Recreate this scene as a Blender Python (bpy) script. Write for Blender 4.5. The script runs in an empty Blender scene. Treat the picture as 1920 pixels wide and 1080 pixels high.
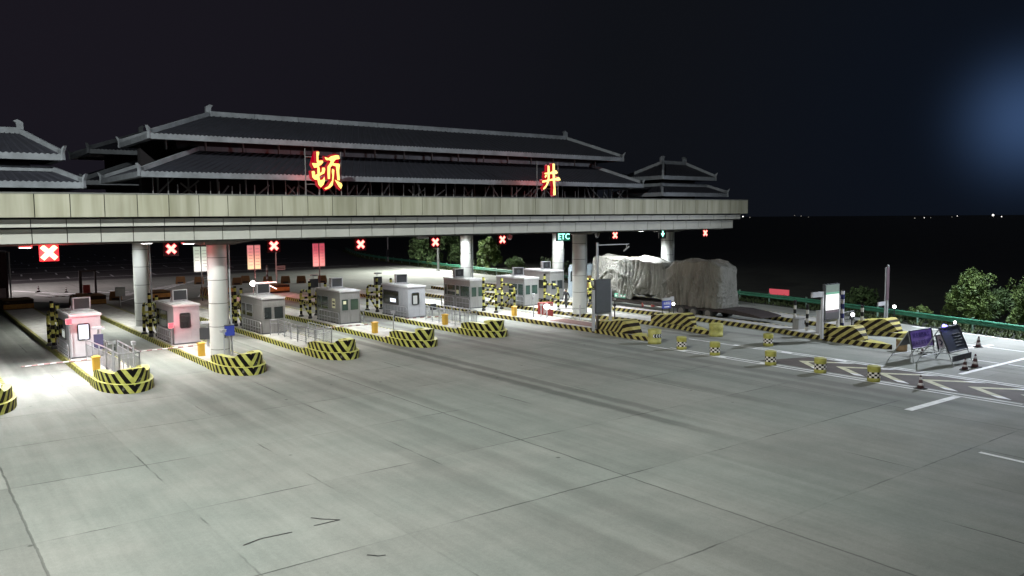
import bpy, math, random
from mathutils import Vector, Matrix, noise
random.seed(7)
R = math.radians
SC = bpy.context.scene
COL = SC.collection
K = 1.2                       # everything is laid out in units of 1.2 m and scaled to metres at the very end

# ------------------------------------------------------------------ camera
F, PITCH, ROLL, YAW, H = 1539.0, R(4.922), R(-0.455), R(37.04), 7.0
fw = Vector((math.sin(YAW)*math.cos(PITCH), math.cos(YAW)*math.cos(PITCH), -math.sin(PITCH)))
rt = Vector((math.cos(YAW), -math.sin(YAW), 0)); up = rt.cross(fw)
r2 = rt*math.cos(ROLL) + up*math.sin(ROLL); u2 = -rt*math.sin(ROLL) + up*math.cos(ROLL)
cam = bpy.data.cameras.new('camera'); camo = bpy.data.objects.new('camera', cam); COL.objects.link(camo)
cam.sensor_width = 36; cam.lens = F/1920*36; cam.clip_start = 0.1; cam.clip_end = 9000
M = Matrix((r2, u2, -fw)).transposed().to_4x4(); M.translation = (0, 0, H*K); camo.matrix_world = M
SC.camera = camo

# ------------------------------------------------------------------ sky (night), moonlight, exposure
W = bpy.data.worlds.new('World'); SC.world = W; W.use_nodes = True
wn, wl = W.node_tree.nodes, W.node_tree.links
wn.clear()
wo = wn.new('ShaderNodeOutputWorld'); bg = wn.new('ShaderNodeBackground')
tc = wn.new('ShaderNodeTexCoord')
def world_glow(d, inner, outer):
    n = wn.new('ShaderNodeVectorMath'); n.operation = 'DOT_PRODUCT'; n.inputs[1].default_value = Vector(d).normalized()
    nn = wn.new('ShaderNodeVectorMath'); nn.operation = 'NORMALIZE'
    wl.new(tc.outputs['Generated'], nn.inputs[0]); wl.new(nn.outputs[0], n.inputs[0])
    m = wn.new('ShaderNodeMapRange'); m.inputs[1].default_value = math.cos(R(outer)); m.inputs[2].default_value = math.cos(R(inner))
    wl.new(n.outputs['Value'], m.inputs[0]); return m
g1 = world_glow((52.2, 20, 5.4), 0.0, 15)  # lens glare of the lamp outside the frame, painted into the sky
g3 = world_glow((52.2, 20, 5.4), 0.5, 24)       # wide tail of the same glare, also painted into the sky
g2 = world_glow((-5, 40, 8), 2, 50)             # faint town glow
mx = wn.new('ShaderNodeMix'); mx.data_type = 'RGBA'
mx.inputs[6].default_value = (0.0050, 0.0058, 0.0082, 1); mx.inputs[7].default_value = (0.010, 0.0085, 0.013, 1)
wl.new(g2.outputs[0], mx.inputs[0])
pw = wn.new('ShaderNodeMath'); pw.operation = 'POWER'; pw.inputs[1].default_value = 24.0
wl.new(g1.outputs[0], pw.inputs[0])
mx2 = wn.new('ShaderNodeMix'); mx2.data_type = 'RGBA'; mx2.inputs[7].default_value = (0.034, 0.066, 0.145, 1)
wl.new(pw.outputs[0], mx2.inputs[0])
pw3 = wn.new('ShaderNodeMath'); pw3.operation = 'POWER'; pw3.inputs[1].default_value = 2.2; wl.new(g3.outputs[0], pw3.inputs[0])
mx3 = wn.new('ShaderNodeMix'); mx3.data_type = 'RGBA'; mx3.inputs[7].default_value = (0.0036, 0.0058, 0.0110, 1)
wl.new(pw3.outputs[0], mx3.inputs[0]); wl.new(mx.outputs[2], mx3.inputs[6]); wl.new(mx3.outputs[2], mx2.inputs[6])
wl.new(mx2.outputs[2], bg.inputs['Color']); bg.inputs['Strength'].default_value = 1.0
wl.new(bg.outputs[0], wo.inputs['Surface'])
moon = bpy.data.lights.new('moon', 'SUN'); moon.energy = 0.02; moon.angle = R(0.5); moon.color = (0.75, 0.85, 1)
mo = bpy.data.objects.new('moon', moon); COL.objects.link(mo)
mo.rotation_euler = Vector((-51.7, -20, -14)).to_track_quat('-Z', 'Y').to_euler()
vs = SC.view_settings; vs.view_transform = 'Standard'; vs.look = 'None'; vs.exposure = 0; vs.gamma = 1
SC.render.engine = 'CYCLES'
SC.cycles.use_denoising = True
SC.cycles.sample_clamp_indirect = 4.0
SC.cycles.max_bounces = 5

def lamp(name, kind, loc, energy, color, parent=None, **kw):
    l = bpy.data.lights.new(name, kind); l.energy = energy*K*K; l.color = color
    tgt = kw.pop('aim', None)
    for k, v in kw.items(): setattr(l, k, v)
    o = bpy.data.objects.new(name, l); COL.objects.link(o); o.location = loc
    if parent is not None: o.parent = parent
    if tgt is not None:
        base = Vector(loc) + (Vector(parent.location) if parent is not None else Vector((0, 0, 0)))
        o.rotation_euler = (Vector(tgt) - base).to_track_quat('-Z', 'Y').to_euler()
    return o

# ------------------------------------------------------------------ materials
MAT = {}
def mat(name, color, rough=0.6, metal=0.0, var=0.25, scale=3.0, bump=0.0, emit=None, estr=0.0, spec=0.5, stretch=None):
    if name in MAT: return MAT[name]
    m = bpy.data.materials.new(name); m.use_nodes = True
    nt = m.node_tree; n = nt.nodes; L = nt.links; b = n['Principled BSDF']
    b.inputs['Roughness'].default_value = rough; b.inputs['Metallic'].default_value = metal
    b.inputs['Specular IOR Level'].default_value = spec
    if emit is not None:
        b.inputs['Emission Color'].default_value = (*emit, 1); b.inputs['Emission Strength'].default_value = estr
    b.inputs['Base Color'].default_value = (*color, 1)
    if var > 0:
        t = n.new('ShaderNodeTexCoord'); mp = n.new('ShaderNodeMapping'); L.new(t.outputs['Object'], mp.inputs[0])
        if stretch: mp.inputs['Scale'].default_value = stretch
        nz = n.new('ShaderNodeTexNoise'); nz.inputs['Scale'].default_value = scale; nz.inputs['Detail'].default_value = 6; nz.inputs['Roughness'].default_value = 0.65
        L.new(mp.outputs[0], nz.inputs['Vector'])
        mr = n.new('ShaderNodeMapRange'); mr.inputs[1].default_value = 0.3; mr.inputs[2].default_value = 0.7
        mr.inputs[3].default_value = 1-var; mr.inputs[4].default_value = 1+var*0.6
        L.new(nz.outputs['Fac'], mr.inputs[0])
        mu = n.new('ShaderNodeVectorMath'); mu.operation = 'SCALE'; mu.inputs[0].default_value = color
        L.new(mr.outputs[0], mu.inputs['Scale']); L.new(mu.outputs[0], b.inputs['Base Color'])
        if bump > 0:
            bp = n.new('ShaderNodeBump'); bp.inputs['Strength'].default_value = bump; bp.inputs['Distance'].default_value = 0.05
            L.new(nz.outputs['Fac'], bp.inputs['Height']); L.new(bp.outputs[0], b.inputs['Normal'])
    MAT[name] = m; return m

def stripe_mat(name, ca, cb, rough=0.55, wear=0.35):
    m = mat(name, ca, rough, var=0, spec=0.1)
    nt = m.node_tree; n = nt.nodes; L = nt.links; b = n['Principled BSDF']
    at = n.new('ShaderNodeAttribute'); at.attribute_name = 's'
    fr = n.new('ShaderNodeMath'); fr.operation = 'FRACT'; L.new(at.outputs['Fac'], fr.inputs[0])
    t = n.new('ShaderNodeTexCoord'); nz = n.new('ShaderNodeTexNoise'); nz.inputs['Scale'].default_value = 5; nz.inputs['Detail'].default_value = 7
    L.new(t.outputs['Object'], nz.inputs['Vector'])
    ad = n.new('ShaderNodeMath'); ad.operation = 'MULTIPLY_ADD'; ad.inputs[1].default_value = 0.12; L.new(nz.outputs['Fac'], ad.inputs[0]); L.new(fr.outputs[0], ad.inputs[2])
    gt = n.new('ShaderNodeMath'); gt.operation = 'GREATER_THAN'; gt.inputs[1].default_value = 0.55; L.new(ad.outputs[0], gt.inputs[0])
    mi = n.new('ShaderNodeMix'); mi.data_type = 'RGBA'; mi.inputs[6].default_value = (*ca, 1); mi.inputs[7].default_value = (*cb, 1)
    L.new(gt.outputs[0], mi.inputs[0])
    mr = n.new('ShaderNodeMapRange'); mr.inputs[1].default_value = 0.3; mr.inputs[2].default_value = 0.75; mr.inputs[3].default_value = 1-wear; mr.inputs[4].default_value = 1.08
    L.new(nz.outputs['Fac'], mr.inputs[0])
    n2 = n.new('ShaderNodeTexNoise'); n2.inputs['Scale'].default_value = 2.6; n2.inputs['Detail'].default_value = 9; n2.inputs['Roughness'].default_value = 0.72; L.new(t.outputs['Object'], n2.inputs['Vector'])
    ch = n.new('ShaderNodeMapRange'); ch.inputs[1].default_value = 0.60; ch.inputs[2].default_value = 0.66; ch.inputs[4].default_value = 0.75; L.new(n2.outputs['Fac'], ch.inputs[0])
    mc = n.new('ShaderNodeMix'); mc.data_type = 'RGBA'; mc.inputs[7].default_value = (0.13, 0.125, 0.11, 1); L.new(ch.outputs[0], mc.inputs[0]); L.new(mi.outputs[2], mc.inputs[6])
    mu = n.new('ShaderNodeVectorMath'); mu.operation = 'SCALE'; L.new(mc.outputs[2], mu.inputs[0]); L.new(mr.outputs[0], mu.inputs['Scale'])
    L.new(mu.outputs[0], b.inputs['Base Color'])
    return m

def glow(name, color, strength, base=(0.02, 0.02, 0.02)):
    return mat(name, base, 0.4, var=0, emit=color, estr=strength)

YB = stripe_mat('yellow black paint', (0.46, 0.45, 0.115), (0.006, 0.0045, 0.004))
YBE = stripe_mat('dull yellow black paint', (0.40, 0.35, 0.12), (0.02, 0.014, 0.010))
OB = stripe_mat('orange black paint', (0.36, 0.20, 0.06), (0.03, 0.02, 0.015))
RW = stripe_mat('red white paint', (0.6, 0.58, 0.57), (0.30, 0.17, 0.16))
YEL = mat('yellow paint', (0.46, 0.45, 0.12), 0.5, scale=4)
YELD = mat('dull yellow paint', (0.40, 0.36, 0.09), 0.55, scale=4)
CONC = mat('island concrete', (0.36, 0.35, 0.33), 0.85, var=0.35, scale=2.2, bump=0.1)
STEEL = mat('brushed steel sheet', (0.25, 0.25, 0.24), 0.42, 0.25, var=0.18, scale=2.5, stretch=(6, 6, 0.6))
WHITE = mat('white enamel sheet', (0.34, 0.34, 0.35), 0.45, var=0.12, scale=2)
PIPE = mat('stainless pipe', (0.33, 0.34, 0.35), 0.32, 0.5, var=0.15)
GALV = mat('galvanised pole', (0.38, 0.39, 0.40), 0.5, 0.3, var=0.2)
DARK = mat('black plastic', (0.018, 0.019, 0.022), 0.45, var=0.2)
DARKB = mat('dark blue sheet', (0.035, 0.045, 0.07), 0.5, var=0.2)
GREYP = mat('dark grey panel', (0.05, 0.055, 0.06), 0.5, var=0.15)
GLASS = mat('dark window glass', (0.015, 0.02, 0.02), 0.06, var=0, spec=0.9)
GLASSG = mat('green window glass', (0.03, 0.055, 0.045), 0.08, var=0.3, scale=2, spec=0.9)
ORG = mat('orange gate housing', (0.56, 0.33, 0.04), 0.5, var=0.15)
ORGR = mat('orange plastic', (0.22, 0.12, 0.045), 0.5, var=0.2)
RED = mat('red paint', (0.30, 0.035, 0.03), 0.45, var=0.15)
GRN = mat('green guardrail paint', (0.05, 0.23, 0.14), 0.5, var=0.3, scale=1.5)
COLM = mat('ivory column panel', (0.44, 0.45, 0.42), 0.5, var=0.10, scale=0.8)
RUB = mat('black rubber', (0.024, 0.023, 0.022), 0.8, var=0.25)
RIM = mat('dusty wheel rim', (0.12, 0.11, 0.10), 0.6, var=0.3)
WPAINT = mat('white road paint', (0.80, 0.80, 0.79), 0.75, var=0.25, scale=3)
YPAINT = mat('pale yellow road paint', (0.52, 0.50, 0.34), 0.75, var=0.4, scale=3)
BROWN = mat('brown road coating', (0.075, 0.06, 0.052), 0.85, var=0.35, scale=1.6)
PAPER = mat('notice paper', (0.75, 0.75, 0.5), 0.8, var=0.1)
INK = mat('dark ink', (0.03, 0.03, 0.05), 0.7, var=0)
BLUE = mat('blue sign sheet', (0.03, 0.05, 0.32), 0.5, var=0.1)
TRIM = mat('pale roof trim', (0.20, 0.213, 0.235), 0.6, var=0.35, scale=1.6)
BARK = mat('bark', (0.05, 0.04, 0.03), 0.9, var=0.4)
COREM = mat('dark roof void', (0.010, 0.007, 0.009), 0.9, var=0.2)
TRUSS = mat('roof truss paint', (0.15, 0.145, 0.145), 0.6, var=0.2)
SOIL = mat('dark soil and rough grass', (0.022, 0.026, 0.018), 0.95, var=0.5, scale=0.4)
ASPH = mat('asphalt', (0.075, 0.07, 0.07), 0.9, var=0.35, scale=0.5)
CAB = mat('truck cab paint', (0.30, 0.36, 0.40), 0.35, var=0.15)
CHAS = mat('rusty red truck frame', (0.026, 0.018, 0.017), 0.7, var=0.5, scale=5)
CLOTH = mat('dark clothing', (0.012, 0.012, 0.015), 0.85, var=0.2)
SKIN = mat('skin', (0.35, 0.2, 0.14), 0.6, var=0.1)
XRED = glow('red signal lamp', (1.0, 0.26, 0.21), 3.6)
XHALO = glow('red signal halo', (0.55, 0.0, 0.02), 0.9)  # dim glowing layer behind the cross, added to mimic bloom
LED_Y = glow('yellow letter face', (1.0, 0.74, 0.17), 1.9)
LHALO = glow('red letter halo', (0.42, 0.0, 0.012), 1.0)  # glowing sides and back outline mimic red bloom around the letters
ETCG = glow('green sign lamp', (0.35, 1.0, 0.75), 3.2)
ETCD = glow('dim green sign face', (0.01, 0.16, 0.10), 0.6)
WLAMP = glow('white lamp face', (1.0, 1.0, 0.98), 14.0)
BLAMP = glow('blue beacon', (0.30, 0.25, 1.0), 5.0)
def leaf_mat(name, c1, c2):
    m = mat(name, c1, 0.7, var=0)
    nt = m.node_tree; n = nt.nodes; L = nt.links; b = n['Principled BSDF']
    t = n.new('ShaderNodeTexCoord'); nz = n.new('ShaderNodeTexNoise'); nz.inputs['Scale'].default_value = 2.2; nz.inputs['Detail'].default_value = 5
    L.new(t.outputs['Object'], nz.inputs['Vector'])
    mr = n.new('ShaderNodeMapRange'); mr.inputs[1].default_value = 0.35; mr.inputs[2].default_value = 0.65; L.new(nz.outputs['Fac'], mr.inputs[0])
    mi = n.new('ShaderNodeMix'); mi.data_type = 'RGBA'; mi.inputs[6].default_value = (*c1, 1); mi.inputs[7].default_value = (*c2, 1)
    L.new(mr.outputs[0], mi.inputs[0]); L.new(mi.outputs[2], b.inputs['Base Color'])
    return m
LEAF = leaf_mat('leaves', (0.038, 0.070, 0.016), (0.13, 0.195, 0.045))
LEAFD = leaf_mat('dark leaves', (0.042, 0.078, 0.028), (0.125, 0.20, 0.07))
GRASSM = leaf_mat('verge weeds', (0.04, 0.065, 0.02), (0.10, 0.13, 0.05))

# concrete plaza: slabs, sealed joints, tyre tracks, stains
def plaza_mat():
    m = mat('plaza concrete', (0.3, 0.3, 0.28), 0.8, var=0, spec=0.18)
    nt = m.node_tree; n = nt.nodes; L = nt.links; b = n['Principled BSDF']
    def math_(op, a, bb=None, c=None):
        x = n.new('ShaderNodeMath'); x.operation = op
        for i, v in enumerate((a, bb, c)):
            if v is None: continue
            if isinstance(v, (int, float)): x.inputs[i].default_value = v
            else: L.new(v, x.inputs[i])
        return x.outputs[0]
    def nz(scale, detail=6, vec=None, rough=0.6):
        x = n.new('ShaderNodeTexNoise'); x.inputs['Scale'].default_value = scale; x.inputs['Detail'].default_value = detail; x.inputs['Roughness'].default_value = rough
        L.new(vec, x.inputs['Vector']); return x.outputs['Fac']
    def rng(v, a, bb, c, d, smooth=True):
        x = n.new('ShaderNodeMapRange'); x.interpolation_type = 'SMOOTHSTEP' if smooth else 'LINEAR'
        for i, q in enumerate((a, bb, c, d)): x.inputs[i+1].default_value = q
        L.new(v, x.inputs[0]); return x.outputs[0]
    t = n.new('ShaderNodeTexCoord'); sp = n.new('ShaderNodeSeparateXYZ'); L.new(t.outputs['Object'], sp.inputs[0])
    P = t.outputs['Object']; X, Y = sp.outputs[0], sp.outputs[1]
    wob = math_('MULTIPLY_ADD', nz(1.3, 4, P), 0.10, -0.05)
    Xw, Yw = math_('ADD', X, wob), math_('ADD', Y, wob)
    def joint(c, per, off, w):
        f = math_('FRACT', math_('DIVIDE', math_('ADD', c, -off + per/2), per))
        d = math_('MULTIPLY', math_('ABSOLUTE', math_('ADD', f, -0.5)), per)
        return rng(d, w, w*2.2, 1, 0)
    jbreak = rng(nz(0.35, 3, P), 0.42, 0.62, 0.15, 1.0)
    jbreak2 = rng(nz(0.22, 3, P), 0.50, 0.64, 0.05, 1.0)
    jx = math_('MULTIPLY', joint(Xw, 3.35, 2.1, 0.014), jbreak2)
    jy = math_('MULTIPLY', joint(Yw, 4.6, 10.95, 0.015), jbreak)
    jx2 = math_('MULTIPLY', joint(Xw, 13.4, 2.1, 0.018), 0.7)
    jj = math_('MAXIMUM', math_('MAXIMUM', jx, jy), jx2)
    # slab to slab tint
    vm = n.new('ShaderNodeVectorMath'); vm.operation = 'MULTIPLY'; L.new(P, vm.inputs[0]); vm.inputs[1].default_value = (1/3.35, 1/4.6, 0)
    va = n.new('ShaderNodeVectorMath'); va.operation = 'ADD'; L.new(vm.outputs[0], va.inputs[0]); va.inputs[1].default_value = (-2.1/3.35+50, -10.95/4.6+50, 0.5)
    vf = n.new('ShaderNodeVectorMath'); vf.operation = 'FLOOR'; L.new(va.outputs[0], vf.inputs[0])
    wn_ = n.new('ShaderNodeTexWhiteNoise'); wn_.noise_dimensions = '3D'; L.new(vf.outputs[0], wn_.inputs['Vector'])
    slab = rng(wn_.outputs['Value'], 0, 1, 0.94, 1.05, False)
    # broad stains, fine grain, brushed streaks along the lanes
    big = rng(nz(0.09, 5, P), 0.3, 0.7, 0.88, 1.08)
    med = rng(nz(0.6, 8, P, 0.7), 0.3, 0.7, 0.93, 1.05)
    fine = rng(nz(9, 8, P, 0.75), 0.3, 0.7, 0.93, 1.05)
    st = n.new('ShaderNodeVectorMath'); st.operation = 'MULTIPLY'; L.new(P, st.inputs[0]); st.inputs[1].default_value = (2.2, 0.10, 1)
    grain = rng(nz(34, 4, P, 0.8), 0.3, 0.7, 0.90, 1.09)
    streak = rng(nz(1.0, 6, st.outputs[0], 0.7), 0.3, 0.72, 1.06, 0.90)
    # tyre tracks: dark lanes leaving each gate
    def band(cx, w, s, y0, y1):
        d = math_('ABSOLUTE', math_('ADD', math_('ADD', X, math_('MULTIPLY', wob, 3.0)), -cx))
        v = math_('MULTIPLY', rng(d, w*0.3, w, s, 0), math_('MULTIPLY', rng(Y, y0-6, y0, 0, 1), rng(Y, y1, y1+9, 1, 0)))
        return math_('SUBTRACT', 1, v)
    tr = band(20.85, 0.42, 0.42, 20, 42)
    for cx, w, s, y0, y1 in ((21.75, 0.40, 0.36, 22, 44), (14.6, 0.4, 0.18, 26, 46), (16.0, 0.4, 0.16, 26, 46), (26.0, 0.5, 0.25, 20, 46), (25.0, 0.4, 0.18, 26, 48),
                             (9.4, 0.5, 0.20, 30, 46), (10.8, 0.5, 0.16, 30, 46), (31.0, 0.6, 0.26, 14, 50), (29.8, 0.5, 0.20, 18, 50), (4.4, 0.4, 0.25, 40, 60), (5.7, 0.4, 0.25, 40, 60), (4.9, 0.5, 0.2, 44, 74), (10.1, 0.45, 0.22, 42, 74), (15.3, 0.45, 0.2, 42, 74), (20.4, 0.5, 0.2, 44, 74), (25.7, 0.5, 0.2, 44, 74), (11.9, 0.5, 0.12, 12, 34), (13.6, 0.5, 0.13, 12, 34), (28.4, 0.6, 0.14, 8, 30), (37.2, 0.5, 0.30, 30, 60), (40.0, 0.5, 0.25, 12, 40)):
        tr = math_('MULTIPLY', tr, band(cx, w, s, y0, y1))
    # the strip of darker asphalt patch on the near edge
    patch = math_('SUBTRACT', 1, math_('MULTIPLY', rng(X, 2.08, 2.12, 0.22, 0), rng(Y, 24.8, 24.9, 1, 0)))
    tot = math_('MULTIPLY', math_('MULTIPLY', math_('MULTIPLY', slab, big), math_('MULTIPLY', med, math_('MULTIPLY', fine, grain))), math_('MULTIPLY', math_('MULTIPLY', streak, tr), patch))
    tot = math_('MULTIPLY', tot, math_('MULTIPLY_ADD', jj, -0.62, 1.0))
    # small dark oil spots
    vo = n.new('ShaderNodeTexVoronoi'); vo.inputs['Scale'].default_value = 0.55; L.new(P, vo.inputs['Vector'])
    spot = rng(vo.outputs['Distance'], 0.02, 0.05, 0.45, 1.0)
    tot = math_('MULTIPLY', tot, spot)
    base = n.new('ShaderNodeMix'); base.data_type = 'RGBA'
    base.inputs[6].default_value = (0.240, 0.254, 0.230, 1); base.inputs[7].default_value = (0.264, 0.264, 0.240, 1)
    L.new(rng(nz(0.15, 4, P), 0.35, 0.65, 0, 1), base.inputs[0])
    mu = n.new('ShaderNodeVectorMath'); mu.operation = 'SCALE'; L.new(base.outputs[2], mu.inputs[0]); L.new(tot, mu.inputs['Scale'])
    L.new(mu.outputs[0], b.inputs['Base Color'])
    bp = n.new('ShaderNodeBump'); bp.inputs['Strength'].default_value = 0.25; bp.inputs['Distance'].default_value = 0.02
    L.new(math_('MULTIPLY_ADD', jj, -1.0, fine), bp.inputs['Height']); L.new(bp.outputs[0], b.inputs['Normal'])
    L.new(rng(nz(0.5, 4, P), 0.3, 0.7, 0.80, 0.90), b.inputs['Roughness'])
    return m
PLAZA = plaza_mat()

def fascia_mat():
    m = mat('fascia stone panel', (0.36, 0.36, 0.30), 0.65, var=0)
    nt = m.node_tree; n = nt.nodes; L = nt.links; b = n['Principled BSDF']
    t = n.new('ShaderNodeTexCoord'); mp = n.new('ShaderNodeMapping'); mp.inputs['Scale'].default_value = (1.6, 1.6, 0.12)
    L.new(t.outputs['Object'], mp.inputs[0])
    nz = n.new('ShaderNodeTexNoise'); nz.inputs['Scale'].default_value = 1.5; nz.inputs['Detail'].default_value = 6; L.new(mp.outputs[0], nz.inputs['Vector'])
    mr = n.new('ShaderNodeMapRange'); mr.inputs[1].default_value = 0.35; mr.inputs[2].default_value = 0.68; L.new(nz.outputs['Fac'], mr.inputs[0])
    mi = n.new('ShaderNodeMix'); mi.data_type = 'RGBA'; mi.inputs[6].default_value = (0.47, 0.455, 0.36, 1); mi.inputs[7].default_value = (0.30, 0.29, 0.205, 1)
    L.new(mr.outputs[0], mi.inputs[0])
    at = n.new('ShaderNodeAttribute'); at.attribute_name = 's'
    mu = n.new('ShaderNodeVectorMath'); mu.operation = 'SCALE'; L.new(mi.outputs[2], mu.inputs[0]); L.new(at.outputs['Fac'], mu.inputs['Scale'])
    L.new(mu.outputs[0], b.inputs['Base Color']); return m
FASC = fascia_mat()
FASL = mat('fascia pale panel', (0.47, 0.465, 0.42), 0.6, var=0.12, scale=1.0)
JOINT = mat('fascia dark joint', (0.02, 0.02, 0.018), 0.9, var=0)
TILE = mat('dark roof tile', (0.014, 0.0145, 0.023), 0.75, var=0.3, scale=2)
def tarp_mat():
    m = mat('tarpaulin', (0.2, 0.19, 0.16), 0.7, var=0)
    nt = m.node_tree; n = nt.nodes; L = nt.links; b = n['Principled BSDF']
    t = n.new('ShaderNodeTexCoord')
    def nz(s, d, st=None, r=0.6):
        x = n.new('ShaderNodeTexNoise'); x.inputs['Scale'].default_value = s; x.inputs['Detail'].default_value = d; x.inputs['Roughness'].default_value = r
        if st:
            mp = n.new('ShaderNodeMapping'); mp.inputs['Scale'].default_value = st; L.new(t.outputs['Object'], mp.inputs[0]); L.new(mp.outputs[0], x.inputs['Vector'])
        else: L.new(t.outputs['Object'], x.inputs['Vector'])
        return x.outputs['Fac']
    cr = n.new('ShaderNodeValToRGB'); e = cr.color_ramp.elements
    e[0].position = 0.30; e[0].color = (0.075, 0.073, 0.062, 1); e[1].position = 0.72; e[1].color = (0.150, 0.147, 0.128, 1)
    L.new(nz(0.7, 5, (1, 1, 0.5), 0.55), cr.inputs[0])
    sp = n.new('ShaderNodeSeparateXYZ'); L.new(t.outputs['Object'], sp.inputs[0])
    mr = n.new('ShaderNodeMapRange'); mr.inputs[1].default_value = 40.2; mr.inputs[2].default_value = 39.6; L.new(sp.outputs[1], mr.inputs[0])
    mr2 = n.new('ShaderNodeMapRange'); mr2.inputs[1].default_value = 35.3; mr2.inputs[2].default_value = 35.9; L.new(sp.outputs[1], mr2.inputs[0])
    ml = n.new('ShaderNodeMath'); ml.operation = 'MULTIPLY'; L.new(mr.outputs[0], ml.inputs[0]); L.new(mr2.outputs[0], ml.inputs[1])
    m2 = n.new('ShaderNodeMath'); m2.operation = 'MULTIPLY'; L.new(ml.outputs[0], m2.inputs[0]); m2.inputs[1].default_value = 0.75
    mi = n.new('ShaderNodeMix'); mi.data_type = 'RGBA'; mi.blend_type = 'MULTIPLY'; mi.inputs[7].default_value = (1.0, 0.87, 0.79, 1)
    L.new(m2.outputs[0], mi.inputs[0]); L.new(cr.outputs[0], mi.inputs[6]); L.new(mi.outputs[2], b.inputs['Base Color'])
    bp = n.new('ShaderNodeBump'); bp.inputs['Strength'].default_value = 1.0; bp.inputs['Distance'].default_value = 0.12
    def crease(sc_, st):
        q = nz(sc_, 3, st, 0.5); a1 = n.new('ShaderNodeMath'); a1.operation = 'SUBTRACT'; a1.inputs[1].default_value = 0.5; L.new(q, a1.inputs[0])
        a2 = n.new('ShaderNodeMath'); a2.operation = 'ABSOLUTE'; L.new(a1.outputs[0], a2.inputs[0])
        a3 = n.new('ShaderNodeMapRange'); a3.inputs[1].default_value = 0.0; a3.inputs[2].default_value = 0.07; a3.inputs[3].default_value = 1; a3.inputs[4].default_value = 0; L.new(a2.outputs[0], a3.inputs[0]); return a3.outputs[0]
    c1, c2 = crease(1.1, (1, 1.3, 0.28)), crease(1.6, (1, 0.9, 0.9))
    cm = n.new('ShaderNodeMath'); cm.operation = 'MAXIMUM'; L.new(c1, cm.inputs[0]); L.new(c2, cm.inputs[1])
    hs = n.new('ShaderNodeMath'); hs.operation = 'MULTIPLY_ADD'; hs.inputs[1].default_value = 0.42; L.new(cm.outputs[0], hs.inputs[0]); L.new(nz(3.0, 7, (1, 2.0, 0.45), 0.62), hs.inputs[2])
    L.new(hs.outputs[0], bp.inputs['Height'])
    fd = n.new('ShaderNodeMix'); fd.data_type = 'RGBA'; fd.inputs[7].default_value = (0.27, 0.265, 0.235, 1); fm = n.new('ShaderNodeMath'); fm.operation = 'MULTIPLY'; fm.inputs[1].default_value = 0.16; L.new(cm.outputs[0], fm.inputs[0]); L.new(fm.outputs[0], fd.inputs[0]); L.new(mi.outputs[2], fd.inputs[6]); L.new(fd.outputs[2], b.inputs['Base Color']); L.new(bp.outputs[0], b.inputs['Normal']); return m  # creases lightened in the colour to stand for light on the folds
TARP = tarp_mat()

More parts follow.
